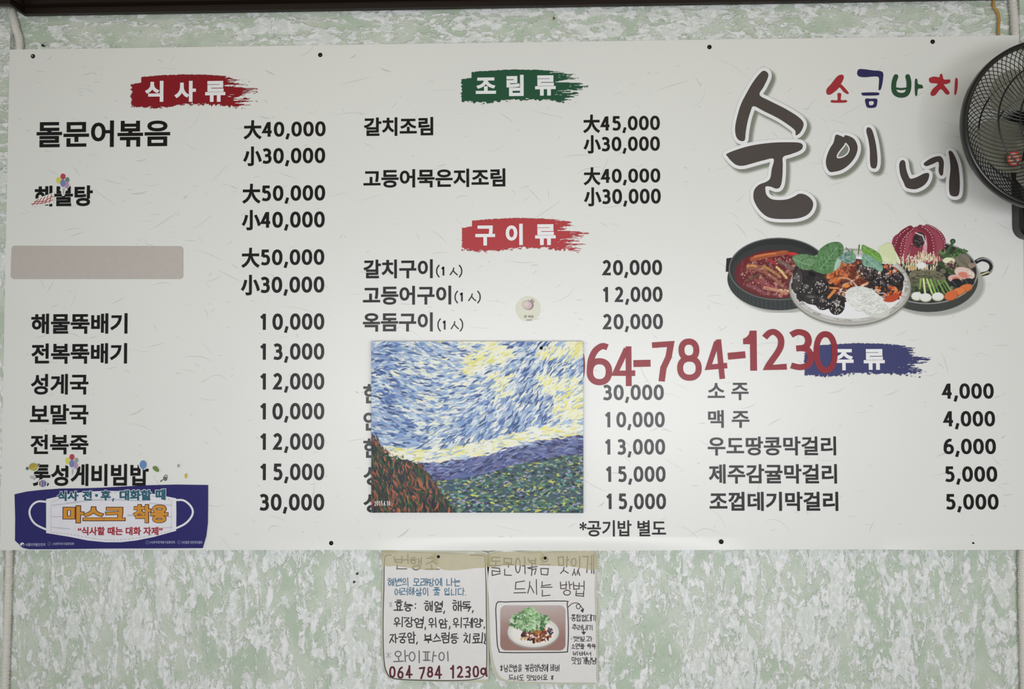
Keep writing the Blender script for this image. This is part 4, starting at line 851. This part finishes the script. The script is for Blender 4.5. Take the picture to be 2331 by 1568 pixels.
def small_stickers():
    def st(name, pts, col, lab, cat='sticker', extra=None, out=2.2, sm=3):
        a = np.array(pts, float); c = P(*a.mean(0), 0); r = empty(name, (c[0], -.0003, c[2]), lab, cat)
        p_ = smooth_poly(pts, True, sm); f = Flat(); f.poly(p_); f.rib(p_, out*2, True); f.px('backing', STK, r, -.0013)
        f = Flat(); f.poly(p_); f.px('picture', col, r, -.0018)
        for nm, fl, m_ in (extra or []): fl.px(nm, m_, r, -.0021)
        return r
    # picnic cloth, red check
    ck = Flat(); A_, B_, C_, D_ = (66, 469), (90, 452), (124, 440), (119, 460)
    quad = [(66, 468), (82, 455), (122, 440), (120, 461), (92, 466)]
    for t in (.14, .32, .5, .68, .86):
        a = (66+t*54, 468-t*7); b = (82+t*41, 455-t*15); ck.rib([a, b], 1.5)
    for t in (.3, .7): ck.rib([(66+16*t, 468-13*t), (92+12*t, 466-8*t-t*3), (120+2*t, 461-21*t)], 1.4)
    st('picnic_cloth_sticker', quad, mat('cloth_white', (222, 208, 204), .5), 'red checked picnic cloth sticker below the seafood stew name', extra=[('check_pattern', ck, mat('check_red', (142, 52, 56), .5))], sm=1)
    e = [(65+20*1+11*math.cos(q), 1062+9*math.sin(q)-3*math.cos(q)) for q in np.linspace(0, 6.28, 15)[:-1]]
    e = [(76+10.5*math.cos(q), 1062.5+9*math.sin(q)) for q in np.linspace(0, 6.28, 15)[:-1]]
    s1 = Flat().rib(smooth_poly([(66, 1063), (75, 1063.5), (86, 1057)], False, 3), 3.2); s2 = Flat().rib(smooth_poly([(67, 1068), (76, 1067.5), (86, 1062)], False, 3), 2.0)
    r = st('striped_lantern_sticker', e, mat('lantern_green', (150, 150, 70), .5), 'yellow and orange striped ball sticker above the mask notice', extra=[('stripe', s1, mat('stripe_orange', (198, 140, 56), .5)), ('stripe', s2, mat('stripe_lime', (190, 186, 96), .5))])
    for x, y, a in ((62, 1066, 3.6), (88, 1058.5, 3.4)): Flat().disc((x, y), a, a, 12).px('end_cap', mat('slate', (86, 100, 98), .5), r, -.0017)
    e = [(97+8.5*math.cos(q), 1100.5+8*math.sin(q)) for q in np.linspace(0, 6.28, 15)[:-1]]
    s1 = Flat().rib([(93.5, 1094.5), (93.5, 1107)], 2.4); s2 = Flat().rib([(99.5, 1093.5), (99.5, 1108)], 1.6)
    st('striped_ball_sticker', e, mat('ball_blue', (104, 102, 142), .5), 'small blue and tan striped ball sticker at the left end of the row', extra=[('stripe', s1, mat('stripe_tan', (184, 156, 96), .5)), ('stripe', s2, mat('stripe_grey', (150, 148, 170), .5))])
    e = [(325.8+8.2*math.cos(q), 1057.5+10*math.sin(q)) for q in np.linspace(0, 6.28, 17)[:-1]]
    kn = Flat().poly([(323.5, 1069.5), (325.8, 1066.5), (328, 1069.5)])
    st('single_balloon_sticker', e, mat('balloon_blue', (96, 128, 172), .35), 'single round blue balloon sticker near the end of the row', extra=[('knot', kn, mat('knot_blue', (80, 110, 152), .4))])
    st('leaf_sticker', [(347, 1063), (354, 1060), (361, 1066), (362, 1073), (357, 1074), (350, 1070)], mat('leaf_green', (104, 122, 62), .5), 'tiny green leafy sticker right of the blue balloon sticker', sm=2)
    h_ = Flat().rib(smooth_poly([(373, 1084), (377, 1081), (380, 1083), (380.5, 1088)], False, 3), 1.4); sp_ = Flat().rib([(371, 1091), (366, 1095)], 2.0).disc((366.5, 1095), 1.8, 1.8, 10)
    st('watering_can_sticker', [(371, 1086), (376, 1084.5), (381, 1088), (379, 1094), (373, 1093.5)], mat('can_grey', (100, 96, 88), .5), 'tiny grey watering can sticker above the right half of the mask notice', extra=[('handle', h_, mat('can_dark', (84, 80, 74), .5)), ('spout', sp_, mat('can_dark', (84, 80, 74), .5))], sm=2)
    st('chick_sticker', [(420, 1080), (424, 1077), (427, 1081), (425, 1088), (421, 1088)], mat('chick_yellow', (190, 166, 72), .5), 'tiny yellow sticker at the far right end of the sticker row', sm=2)
    w1 = Flat().rib([(76, 1092), (82, 1087)], 1.0)
    st('silver_sticker', [(67, 1085), (72, 1082), (79, 1085), (78, 1089), (72, 1090)], mat('pale_grey', (170, 172, 170), .5), 'pale grey sketch sticker under the striped ball, left of the row', extra=[('line', w1, mat('slate', (86, 100, 98), .5))], sm=2)
    st('insect_sticker', [(403, 1058), (407, 1056), (410, 1059), (407, 1064), (404, 1063)], mat('pale_slate', (146, 154, 156), .5), 'tiny grey insect sticker above the yellow one', sm=2)
small_stickers()
# ================================================================== MASK NOTICE
def notice():
    c = P(253, 1178, 0); r = empty('mask_notice', (c[0], -.0003, c[2]), 'navy notice showing a white face mask, stuck on the lower left corner', 'poster')
    Y = -.0030
    out = [(33, 1125), (60, 1119), (95, 1115), (140, 1112), (190, 1111.5), (235, 1110), (290, 1107), (340, 1104.5), (400, 1103), (473, 1104), (473, 1150), (472.5, 1190), (469, 1220), (461, 1247.5), (380, 1248), (240, 1248.5), (120, 1250), (66, 1250), (52, 1247), (46, 1243), (43, 1238), (38, 1234), (34, 1230), (34.5, 1180)]
    f = Flat(); f.poly(out); f.px('sheet', mat('navy_print', (36, 34, 96), .33, spec=.4), r, Y, thick=.0022)
    mk = [(105, 1136), (125, 1131.5), (150, 1125), (200, 1118.5), (250, 1117), (300, 1118.5), (350, 1124), (401, 1134), (401.5, 1170), (401, 1208), (350, 1222), (310, 1230), (275, 1234), (240, 1234), (200, 1230), (160, 1222), (105, 1213)]
    MW = mat('mask_white', (212, 210, 216), .42); f = Flat(); f.poly(mk); f.px('mask_picture', MW, r, Y-.0003)
    loop = Flat()
    loop.rib(smooth_poly([(105, 1142), (88, 1141), (76, 1147), (68.5, 1158), (67.5, 1170), (73, 1184), (84, 1195), (105, 1205)], False, 4), 4.6)
    loop.px('ear_loop_print', MW, r, Y-.0003); loop = Flat()
    loop.rib(smooth_poly([(401, 1138), (417, 1138.5), (430, 1147), (438, 1159), (438, 1171), (430, 1184), (418, 1194), (401, 1202)], False, 4), 4.6)
    loop.px('ear_loop_print', MW, r, Y-.0003)
    g = Flat(); GR = mat('pleat_grey', (184, 184, 192), .5)
    for y0, dy in ((1149, 6), (1176, 1), (1201, -5)):
        for x0, x1 in ((118, 160), (340, 392)): g.rib([(x0, y0+dy*(.2 if x0 < 200 else .2)), ((x0+x1)/2, y0-dy*.2), (x1, y0-dy*.6)] if x0 < 200 else [(x0, y0-dy*.6), ((x0+x1)/2, y0-dy*.2), (x1, y0+dy*.2)], 2.6)
    g.rib([(290, 1173), (345, 1173)], 5); g.rib([(150, 1146), (210, 1138), (260, 1137), (330, 1140)], 4)
    g.px('pleat_print', GR, r, Y-.0004)
    d = Flat()
    for k in range(22): d.rib([(116, 1146+k*3.0), (116, 1147.6+k*3.0)], .8); d.rib([(390, 1139+k*3.1), (390, 1140.8+k*3.1)], .8)
    q = smooth_poly([(118, 1212), (160, 1216), (210, 1225), (250, 1229), (300, 1226), (350, 1217), (390, 1208)], False, 6)
    for k in range(0, len(q)-1, 1): d.rib([q[k], q[k]*.5+q[k+1]*.5], .9)
    q = smooth_poly([(118, 1142), (150, 1133), (205, 1124), (260, 1121), (320, 1124), (390, 1138)], False, 6)
    for k in range(0, len(q)-1, 1): d.rib([q[k], q[k]*.5+q[k+1]*.5], .9)
    d.px('stitch_print', mat('stitch_grey', (132, 132, 140), .5), r, Y-.0005, kind='stuff')
    def outl(s, b, m1, m2, wt, ow, lvl, name='notice_text'):
        V, Fc, loops = glyphs(s); A = bold(s, wt); B = Flat(); B.add(V, Fc)
        for lp in loops: grow(B, lp, wt+ow)
        va = np.array(A.v); vb = np.array(B.v); W_ = (b[2]-b[0]); sx = W_/(va[:, 0].max()-va[:, 0].min()); e = ow*sx
        t = place(A, b, name, m1, r, Y-lvl)
        place(B, (b[0]-e, b[1]-e, b[2]+e, b[3]+e), 'text_outline', m2, t, Y-lvl+.0005)
    TE = mat('teal_print', (38, 88, 104), .4); OR = mat('orange_print', (196, 134, 44), .4); RD = mat('crimson_print', (156, 34, 52), .4); OD = mat('maroon_print', (62, 22, 30), .4)
    for s, b in (('식사', (130, 1118, 178, 1140)), ('전', (187, 1117, 209, 1139)), ('후', (229, 1116, 252, 1139)), ('대화할', (272, 1115, 345, 1139)), ('때', (354, 1113, 377, 1138))): outl(s, b, TE, MW, .048, .045, .0012)
    q = Flat().disc((219.5, 1127.5), 3.4, 3.4, 14); q.rib([(258.5, 1134), (256, 1141)], 3); q.px('notice_text', TE, r, Y-.0012)
    for s, b in (('마스크', (144, 1152, 284, 1189)), ('착용', (303, 1149, 382, 1189))): outl(s, b, OR, OD, .044, .034, .0012)
    text('“식사할 때는 대화 자제”', (177, 1199, 370, 1218), RD, r, Y-.0010, .032, name='notice_text')
    LW = mat('pale_lettering', (176, 176, 206), .4)
    for s, b, wt in (('식품의약품안전처', (58, 1236, 103, 1243), .01), ('(사)한국외식업중앙회', (120, 1234.5, 168, 1241.5), .006), ('(사)한국휴게음식업중앙회', (341, 1231, 398, 1238), .006), ('사단법인 대한제과협회', (413, 1231, 460, 1237.5), .006)): text(s, b, LW, r, Y-.0006, wt, name='small_text')
    e = Flat().disc((50.5, 1239.5), 5.0, 5.0, 20); e.px('emblem', mat('emblem_white', (206, 206, 214), .4), r, Y-.0006)
    e = Flat().poly(smooth_poly([(46.8, 1240), (49, 1241.5), (51.5, 1239.5), (54, 1238), (54.6, 1241), (52, 1244), (48.5, 1243.8)], True, 3)); e.px('emblem_wave', mat('emblem_navy', (36, 34, 96), .4), r, Y-.0009)
    for x, y in ((112.5, 1237.5), (335.5, 1234.5), (407.5, 1234)): Flat().rib([(x+3.6*math.cos(q_), y+4*math.sin(q_)) for q_ in np.linspace(0, 6.28, 15)[:-1]], 1.0, True).rib([(x-2, y+2), (x+2, y-2)], .8).px('emblem', mat('faint_lettering', (104, 102, 150), .4), r, Y-.0006)
notice()
# ================================================================== LAMINATED NOTES
YN = .0135
def tape_mat():
    m = mat('yellowed_tape', (196, 186, 146), .15, alpha=.50, spec=.6); return m
def note(name, lab, out, sheet, tapes, pin):
    a = np.array(out, float); c = P(a[:, 0].mean(), a[:, 1].max(), YN); r = empty(name, (c[0], YN, c[2]), lab, 'note')
    f = Flat(); f.poly(smooth_poly(out, True, 2)); f.px('laminate', mat('laminate_edge', (186, 186, 170), .2, spec=.6), r, YN, thick=.0006)
    f = Flat(); f.poly(smooth_poly(sheet, True, 2)); f.px('paper_sheet', mat('note_paper', (213, 210, 208), .3, spec=.5), r, YN-.0002)
    for k, t in enumerate(tapes):
        f = Flat(); f.poly(smooth_poly(t, True, 2)); f.px('tape', tape_mat(), r, YN-.0020-.0004*k)
    p_ = P(*pin, YN-.0024); MB().lathe(tuple(p_), [(.0001, .0022), (.0022, .0018), (.0034, .0006), (.0036, -.002), (.0001, -.002)], 16).build('pin', M_SC, r, True)
    return r
def notes():
    L = note('handwritten_note', 'laminated handwritten note about a seaside herb, left one below the menu', [(872, 1252), (935, 1250), (1000, 1252), (1060, 1253), (1112, 1258), (1111, 1330), (1112, 1430), (1113, 1530), (1110, 1551), (1095, 1554), (1000, 1552), (915, 1548), (888, 1544), (876, 1530), (870, 1500), (868, 1400), (871, 1300)],
             [(876, 1259), (960, 1259), (1040, 1261), (1105, 1264), (1106, 1350), (1107, 1450), (1108, 1535), (1102, 1546), (1000, 1547), (915, 1544), (892, 1540), (880, 1524), (873, 1480), (873, 1380), (875, 1300)],
             [[(870, 1252), (912, 1256), (985, 1258), (996, 1270), (997, 1290), (985, 1298), (940, 1294), (900, 1288), (872, 1287)], [(985, 1258), (1050, 1260), (1114, 1262), (1113, 1290), (1085, 1293), (1040, 1298), (1010, 1297), (998, 1290)]], (998, 1267))
    mK = mat('marker_black', (44, 38, 38), .5); mB = mat('marker_blue', (66, 108, 134), .5); mG = mat('marker_grey', (104, 100, 102), .5); mL = mat('pencil_grey', (160, 156, 158), .5); mR = mat('marker_wine', (84, 26, 36), .5)
    y = YN-.0008
    hand('번행초', (897, 1262, 1000, 1297), 2.0, mat('marker_olive', (84, 78, 60), .5), L, YN-.0012, seed=2)
    hand('해변의 모래땅에 나는', (882, 1315, 1047, 1334), 2.0, mB, L, y, seed=3); hand('여러해살이 풀 입니다.', (899, 1337, 1060, 1356), 1.9, mB, L, y, seed=4)
    hand('*', (885, 1370, 893, 1382), 1.2, mL, L, y); hand('효능: 해열, 해독,', (897, 1366, 1077, 1396), 2.7, mK, L, y, seed=5)
    hand('위장염,위암,위궤양,', (897, 1404, 1103, 1433), 2.5, mK, L, y, seed=6); hand('자궁암, 부스럼등 치료!!', (887, 1438, 1105, 1466), 2.6, mK, L, y, seed=7)
    hand('*', (878, 1485, 890, 1498), 1.4, mL, L, y, seed=2); hand('와이파이', (896, 1480, 1020, 1508), 2.6, mG, L, y, seed=8)
    hand('064 784 1230a', (888, 1515, 1108, 1544), 4.2, mR, L, y, seed=9)
    f = Flat(); f.rib(smooth_poly([(891, 1263), (880, 1264), (875, 1275), (874, 1340), (872, 1420), (874, 1500), (880, 1530), (896, 1544), (950, 1548), (1040, 1549), (1085, 1545), (1104, 1534), (1108, 1500), (1107, 1400), (1106, 1320), (1104, 1275), (1100, 1265), (1070, 1263)], False, 3), 1.7); f.px('border_line', mK, L, y)
    R = note('recipe_note', 'laminated note with a photo of leafy stir-fry and how to eat it', [(1113, 1256), (1180, 1254), (1260, 1252), (1330, 1250), (1356, 1251), (1360, 1262), (1359, 1340), (1361, 1440), (1362, 1540), (1358, 1556), (1330, 1558), (1240, 1557), (1160, 1553), (1135, 1546), (1122, 1530), (1114, 1480), (1112, 1400), (1112, 1320)],
             [(1116, 1262), (1200, 1259), (1300, 1257), (1352, 1256), (1353, 1340), (1356, 1440), (1357, 1545), (1350, 1553), (1240, 1552), (1165, 1549), (1142, 1542), (1130, 1525), (1119, 1480), (1115, 1400)],
             [[(1112, 1260), (1160, 1256), (1215, 1256), (1236, 1258), (1236, 1286), (1190, 1287), (1140, 1288), (1113, 1291)], [(1236, 1258), (1300, 1256), (1357, 1256), (1358, 1296), (1330, 1294), (1290, 1288), (1236, 1286)]], (1241, 1270))
    mD = mat('marker_brown', (58, 48, 44), .5)
    hand('돌문어볶음 맛있게', (1115, 1262, 1352, 1310), 2.1, mD, R, YN-.0012, seed=12); hand('드시는 방법', (1170, 1319, 1330, 1357), 2.1, mD, R, y, seed=13)
    f = Flat(); f.rib(smooth_poly([(1130, 1374), (1150, 1370), (1200, 1369), (1285, 1368), (1291, 1374), (1293, 1400), (1294, 1440), (1292, 1478), (1286, 1484), (1230, 1485), (1145, 1485), (1136, 1480), (1132, 1465), (1130, 1420)], True, 3), 2.2, True)
    f.rib(smooth_poly([(1293, 1382), (1302, 1374), (1312, 1372), (1320, 1376), (1320, 1384), (1314, 1385), (1312, 1378), (1318, 1375), (1324, 1382), (1328, 1389)], False, 4), 1.7); f.poly([(1321, 1389), (1330, 1384), (1327, 1395)])
    f.rib([(1328, 1434), (1329, 1440)], 2); f.poly([(1323, 1438), (1334, 1438), (1329, 1445)]); f.px('border_line', mK, R, y)
    for s, b, w_, sd in (('·홍합껍데기', (1297, 1398, 1356, 1414), 1.5, 1), ('추려내기', (1302, 1421, 1348, 1434), 1.5, 2), ('·깻잎과', (1300, 1448, 1348, 1460), 1.5, 3), ('소면을 쓱쓱', (1301, 1464, 1356, 1477), 1.5, 4), ('비벼서', (1305, 1482, 1345, 1492), 1.5, 5), ('맛있게냠냠', (1302, 1495, 1358, 1512), 1.5, 6), ('*남은밥을 볶음양념에 비벼', (1139, 1511, 1273, 1529), 1.5, 7), ('드셔도 맛있어요 *', (1158, 1536, 1260, 1549), 1.5, 8)): hand(s, b, w_, mK, R, y, seed=sd)
    A = Art(1137, 1376, 1289, 1482, .8); r_ = 13; X, Yy = A.X, A.Y
    dx = np.maximum(np.abs(X-1213)-(74-r_), 0); dy = np.maximum(np.abs(Yy-1429)-(51-r_), 0); msk = np.clip(r_-np.hypot(dx, dy)+.5, 0, 1)
    g = np.clip((Yy-1380)/70+.25*(fbm(X/30, Yy/20, 3)-.5), 0, 1)[..., None]; A.C = (1-g)*np.array([178, 164, 160])+g*np.array([146, 114, 106]); A.A[:] = 1
    A.ell(1214, 1440, 60, 37, (150, 142, 136)); A.ell(1214, 1438, 58, 35, (206, 202, 196)); A.ell(1214, 1440, 50, 29, (220, 216, 210), soft=4)
    chunks(A, 110, 1222, 1444, 32, 17, [(122, 62, 44), (150, 84, 58), (92, 46, 40), (70, 44, 48), (170, 112, 66)], 71, (2, 6)); chunks(A, 16, 1252, 1437, 6, 7, [(64, 52, 62), (110, 100, 108)], 74, (2, 4)); chunks(A, 12, 1192, 1454, 8, 4, [(200, 170, 110)], 75, (1, 3))
    chunks(A, 190, 1204, 1414, 42, 22, [(104, 142, 92), (140, 172, 128), (84, 122, 74), (168, 196, 156), (76, 110, 70), (190, 208, 182)], 72, (3, 8), (1.4, 3)); chunks(A, 60, 1204, 1398, 18, 14, [(126, 164, 112), (164, 194, 150), (96, 136, 86)], 73, (3, 8), (1.4, 3)); chunks(A, 60, 1205, 1415, 42, 22, [(206, 220, 200), (70, 100, 62)], 78, (1, 3), (2, 5))
    A.A = msk; A.mesh('dish_photo', R, y)
notes()
# ================================================================== WALL FAN
def fan():
    yc = -.13; c = P(2388, 284, yc); cx, cy, cz = c; Ro = 195*(yc-CAM[1])/F
    base = P(2352, 500, 0); r = empty('wall_fan', (cx, -.0003, base[2]), 'black wall-mounted fan with translucent grey blades at the upper right corner', 'fan')
    K_ = mat('fan_black', (20, 19, 18), .32, spec=.6); KM = mat('fan_wire', (14, 13, 12), .4)
    prof = [(Ro-.009, .007), (Ro-.003, .009), (Ro, .004), (Ro, -.008), (Ro-.003, -.013), (Ro-.008, -.013), (Ro-.010, -.009), (Ro-.010, .003), (Ro-.009, .007)]
    MB().lathe((cx, cy, cz), prof, 96).build('guard_ring', K_, r, True)
    def grille(nm, dpt, sw, n, inner, rings, sgn):
        m = MB(); w_ = .00088
        for k in range(n):
            q0 = 2*math.pi*k/n; pts = []
            for t in np.linspace(0, 1, 17):
                rr = (Ro-.010)*(1-t)+inner*t; ang = q0+sw*(1-(1-t)**2.2); d = dpt*math.sin(min(1, t*1.25)*math.pi/2)**.8
                pts.append((cx+rr*math.cos(ang), cy-sgn*(.004+d), cz+rr*math.sin(ang)))
            m.tube(pts, w_, 4)
        g = m.build(nm, KM, r, kind='stuff')
        for rr, t in rings:
            d = dpt*math.sin(min(1, t*1.25)*math.pi/2)**.8
            MB().tube([(cx+rr*math.cos(q), cy-sgn*(.0048+d), cz+rr*math.sin(q)) for q in np.linspace(0, 2*math.pi, 65)[:-1]], .0016, 6, True).build('grille_hoop', KM, r)
    f_ = lambda t: (Ro-.010)*(1-t)+.045*t
    grille('front_grille', .040, .62, 84, .045, [(f_(.36), .36), (f_(.66), .66)], 1)
    grille('rear_grille', .048, -.62, 84, .045, [(f_(.40), .40), (f_(.75), .75)], -1)
    BL = bpy.data.materials.new('fan_blade'); BL.use_nodes = True; b = BL.node_tree.nodes['Principled BSDF']; b.inputs['Base Color'].default_value = (*alb((112, 112, 98)), 1); b.inputs['Roughness'].default_value = .3; b.inputs['Alpha'].default_value = .72
    for k, q0 in enumerate((math.radians(192), math.radians(120), math.radians(48), math.radians(-24), math.radians(-96))):
        V = []; Fc = []; nu, nv = 10, 8
        for i_ in range(nu):
            for j_ in range(nv):
                t = i_/(nu-1); s_ = j_/(nv-1)-.5; rr = .035+t*(Ro*.80-.035); wd = .50+.36*math.sin(math.pi*min(t*1.0, 1)*.62); tip = (1-abs(2*s_)**3*.10*t)
                rr = .035+(rr-.035)*(1-.22*(abs(2*s_)**2.4)*t); an = q0+s_*wd*1.35+t*.22
                V.append((cx+rr*math.cos(an), cy+.012-s_*.030*(.4+.6*t), cz+rr*math.sin(an)))
        for i_ in range(nu-1):
            for j_ in range(nv-1): a_ = i_*nv+j_; Fc.append((a_, a_+1, a_+nv+1, a_+nv))
        obj('blade', V, Fc, BL, r, True)
    MB().lathe((cx, cy+.02, cz), [(.0001, .034), (.02, .033), (.033, .026), (.037, .01), (.037, -.004), (.0001, -.004)], 40).build('hub', K_, r, True)
    MB().lathe((cx, cy, cz), [(.0001, .052), (.03, .051), (.044, .047), (.047, .042), (.0001, .042)], 48).build('front_cap', K_, r, True)
    pL = P(2311, 500, -.03)[0]; px_ = pL+.058
    m = MB().lathe((cx, cy+.044, cz), [(.0001, .0), (.045, 0), (.056, -.012), (.058, -.05), (.046, -.060), (.0001, -.064)], 40); m.build('motor_housing', K_, r, True)
    m = MB().tube([(cx, cy+.075, cz-.02), (cx+.005, cy+.078, cz-.08), (cx+.02, cy+.086, cz-.135), (px_, -.026, cz-.165)], [.020, .019, .018, .020], 14); m.build('arm', K_, r, True)
    # wall plate
    w_ = .046; f = []; zt = cz-.02; zb = P(2352, 541, -.03)[2]; R_ = w_*.62
    pts = [(px_-w_, zt), (px_+w_, zt)]+[(px_+w_-R_+R_*math.cos(q), zb+R_+R_*math.sin(q)) for q in np.linspace(0, -math.pi/2, 8)]+[(px_-w_+R_-R_*math.sin(q), zb+R_-R_*math.cos(q)) for q in np.linspace(0, math.pi/2, 8)]
    n = len(pts); ic = np.array([px_, (zt+zb)/2])
    V = [(x, -.001, z) for x, z in pts]+[(x, -.024, z) for x, z in pts]+[(px_+(x-px_)*.9, -.030, ic[1]+(z-ic[1])*.95) for x, z in pts]
    Fc = [(i_, (i_+1) % n, (i_+1) % n+n, i_+n) for i_ in range(n)]+[(i_+n, (i_+1) % n+n, (i_+1) % n+2*n, i_+2*n) for i_ in range(n)]+[tuple(range(2*n, 3*n)), tuple(range(n))[::-1]]
    obj('wall_plate', V, Fc, K_, r)
    # warning mark on the front cap side
    yk = cy-.052; q = P(2308, 360, cy+.0085); a_ = Flat(); s0 = 16.0
    RM = mat('warning_red', (176, 62, 48), .5)
    a_.rib([(2308+14*math.cos(t), 361+15*math.sin(t)) for t in np.linspace(0, 6.28, 25)[:-1]], 4, True); a_.rib([(2299, 351), (2317, 371)], 3)
    for k in (-7, -2.4, 2.2, 6.8): a_.rib([(2308-9, 361+k), (2308+9, 361+k)], 2.0)
    a_.px('warning_mark', RM, r, cy-.006)
    o_ = Flat().disc((2308, 361), 14, 15, 28); o_.px('warning_mark_ground', mat('warning_ground', (168, 156, 140), .5), r, cy-.0055)
fan()
# ================================================================== CONDUITS, NAILS, SEALANT
def conduit(ctrl, lab):
    pts = smooth_poly([PA(u, v, .0135) for u, v in ctrl], False, 6); out = []; L_ = 0
    seg = [np.linalg.norm(pts[i+1]-pts[i]) for i in range(len(pts)-1)]; tot = sum(seg); cum = np.concatenate([[0], np.cumsum(seg)])
    s_ = np.arange(0, tot, .00115); P3 = np.stack([np.interp(s_, cum, pts[:, k]) for k in range(3)], 1); rad = .0080+.0010*np.sign(np.sin(2*math.pi*s_/.0046))
    o = MB().tube(P3, rad.tolist(), 12).build('corrugated_conduit', mat('conduit_plastic', (206, 203, 196), .45), None, False)
    tag(o, lab, 'pipe', 'corrugated conduits beside the menu')
conduit([(14, -40), (24, 20), (36, 66), (45, 112), (46, 300), (34, 800), (21, 1260), (17, 1400), (11, 1570), (9, 1620)], 'white corrugated conduit behind the left edge of the menu board')
conduit([(2304, -30), (2306, 10), (2311, 80), (2320, 400), (2326, 900), (2326, 1265), (2328, 1400), (2332, 1570), (2333, 1620)], 'white corrugated conduit behind the right edge of the menu board')
o = MB().tube(smooth_poly([PA(u, v, .0175) for u, v in ((2262, -12), (2262, 14), (2267, 22), (2272, 32), (2274, 48), (2273, 64), (2273, 84))], False, 4), .0031, 8).build('sealant_bead', mat('amber_sealant', (172, 130, 66), .35), None, True)
tag(o, 'thin amber bead of dried sealant running down the wall at upper right', 'sealant')
for u, v, c_, lab in ((1261, 41, (120, 104, 50), 'small brass nail in the plaster above the menu centre'), (97, 103, (24, 24, 22), 'tiny black nail in the plaster above the left corner of the menu'),
                      (813, 1306, (52, 58, 48), 'dark nail in the plaster left of the handwritten note, upper of two'), (806, 1325, (58, 62, 52), 'dark nail in the plaster left of the handwritten note, lower of two')):
    p_ = P(u, v, .016); o = MB().lathe(tuple(p_), [(.0001, .0028), (.0016, .0024), (.0024, .0012), (.0022, -.004), (.0001, -.004)], 12).build('nail', mat('nail_%d_%d' % (u, v), c_, .5, .4), None, True)
    tag(o, lab, 'nail', 'nails in the plaster')
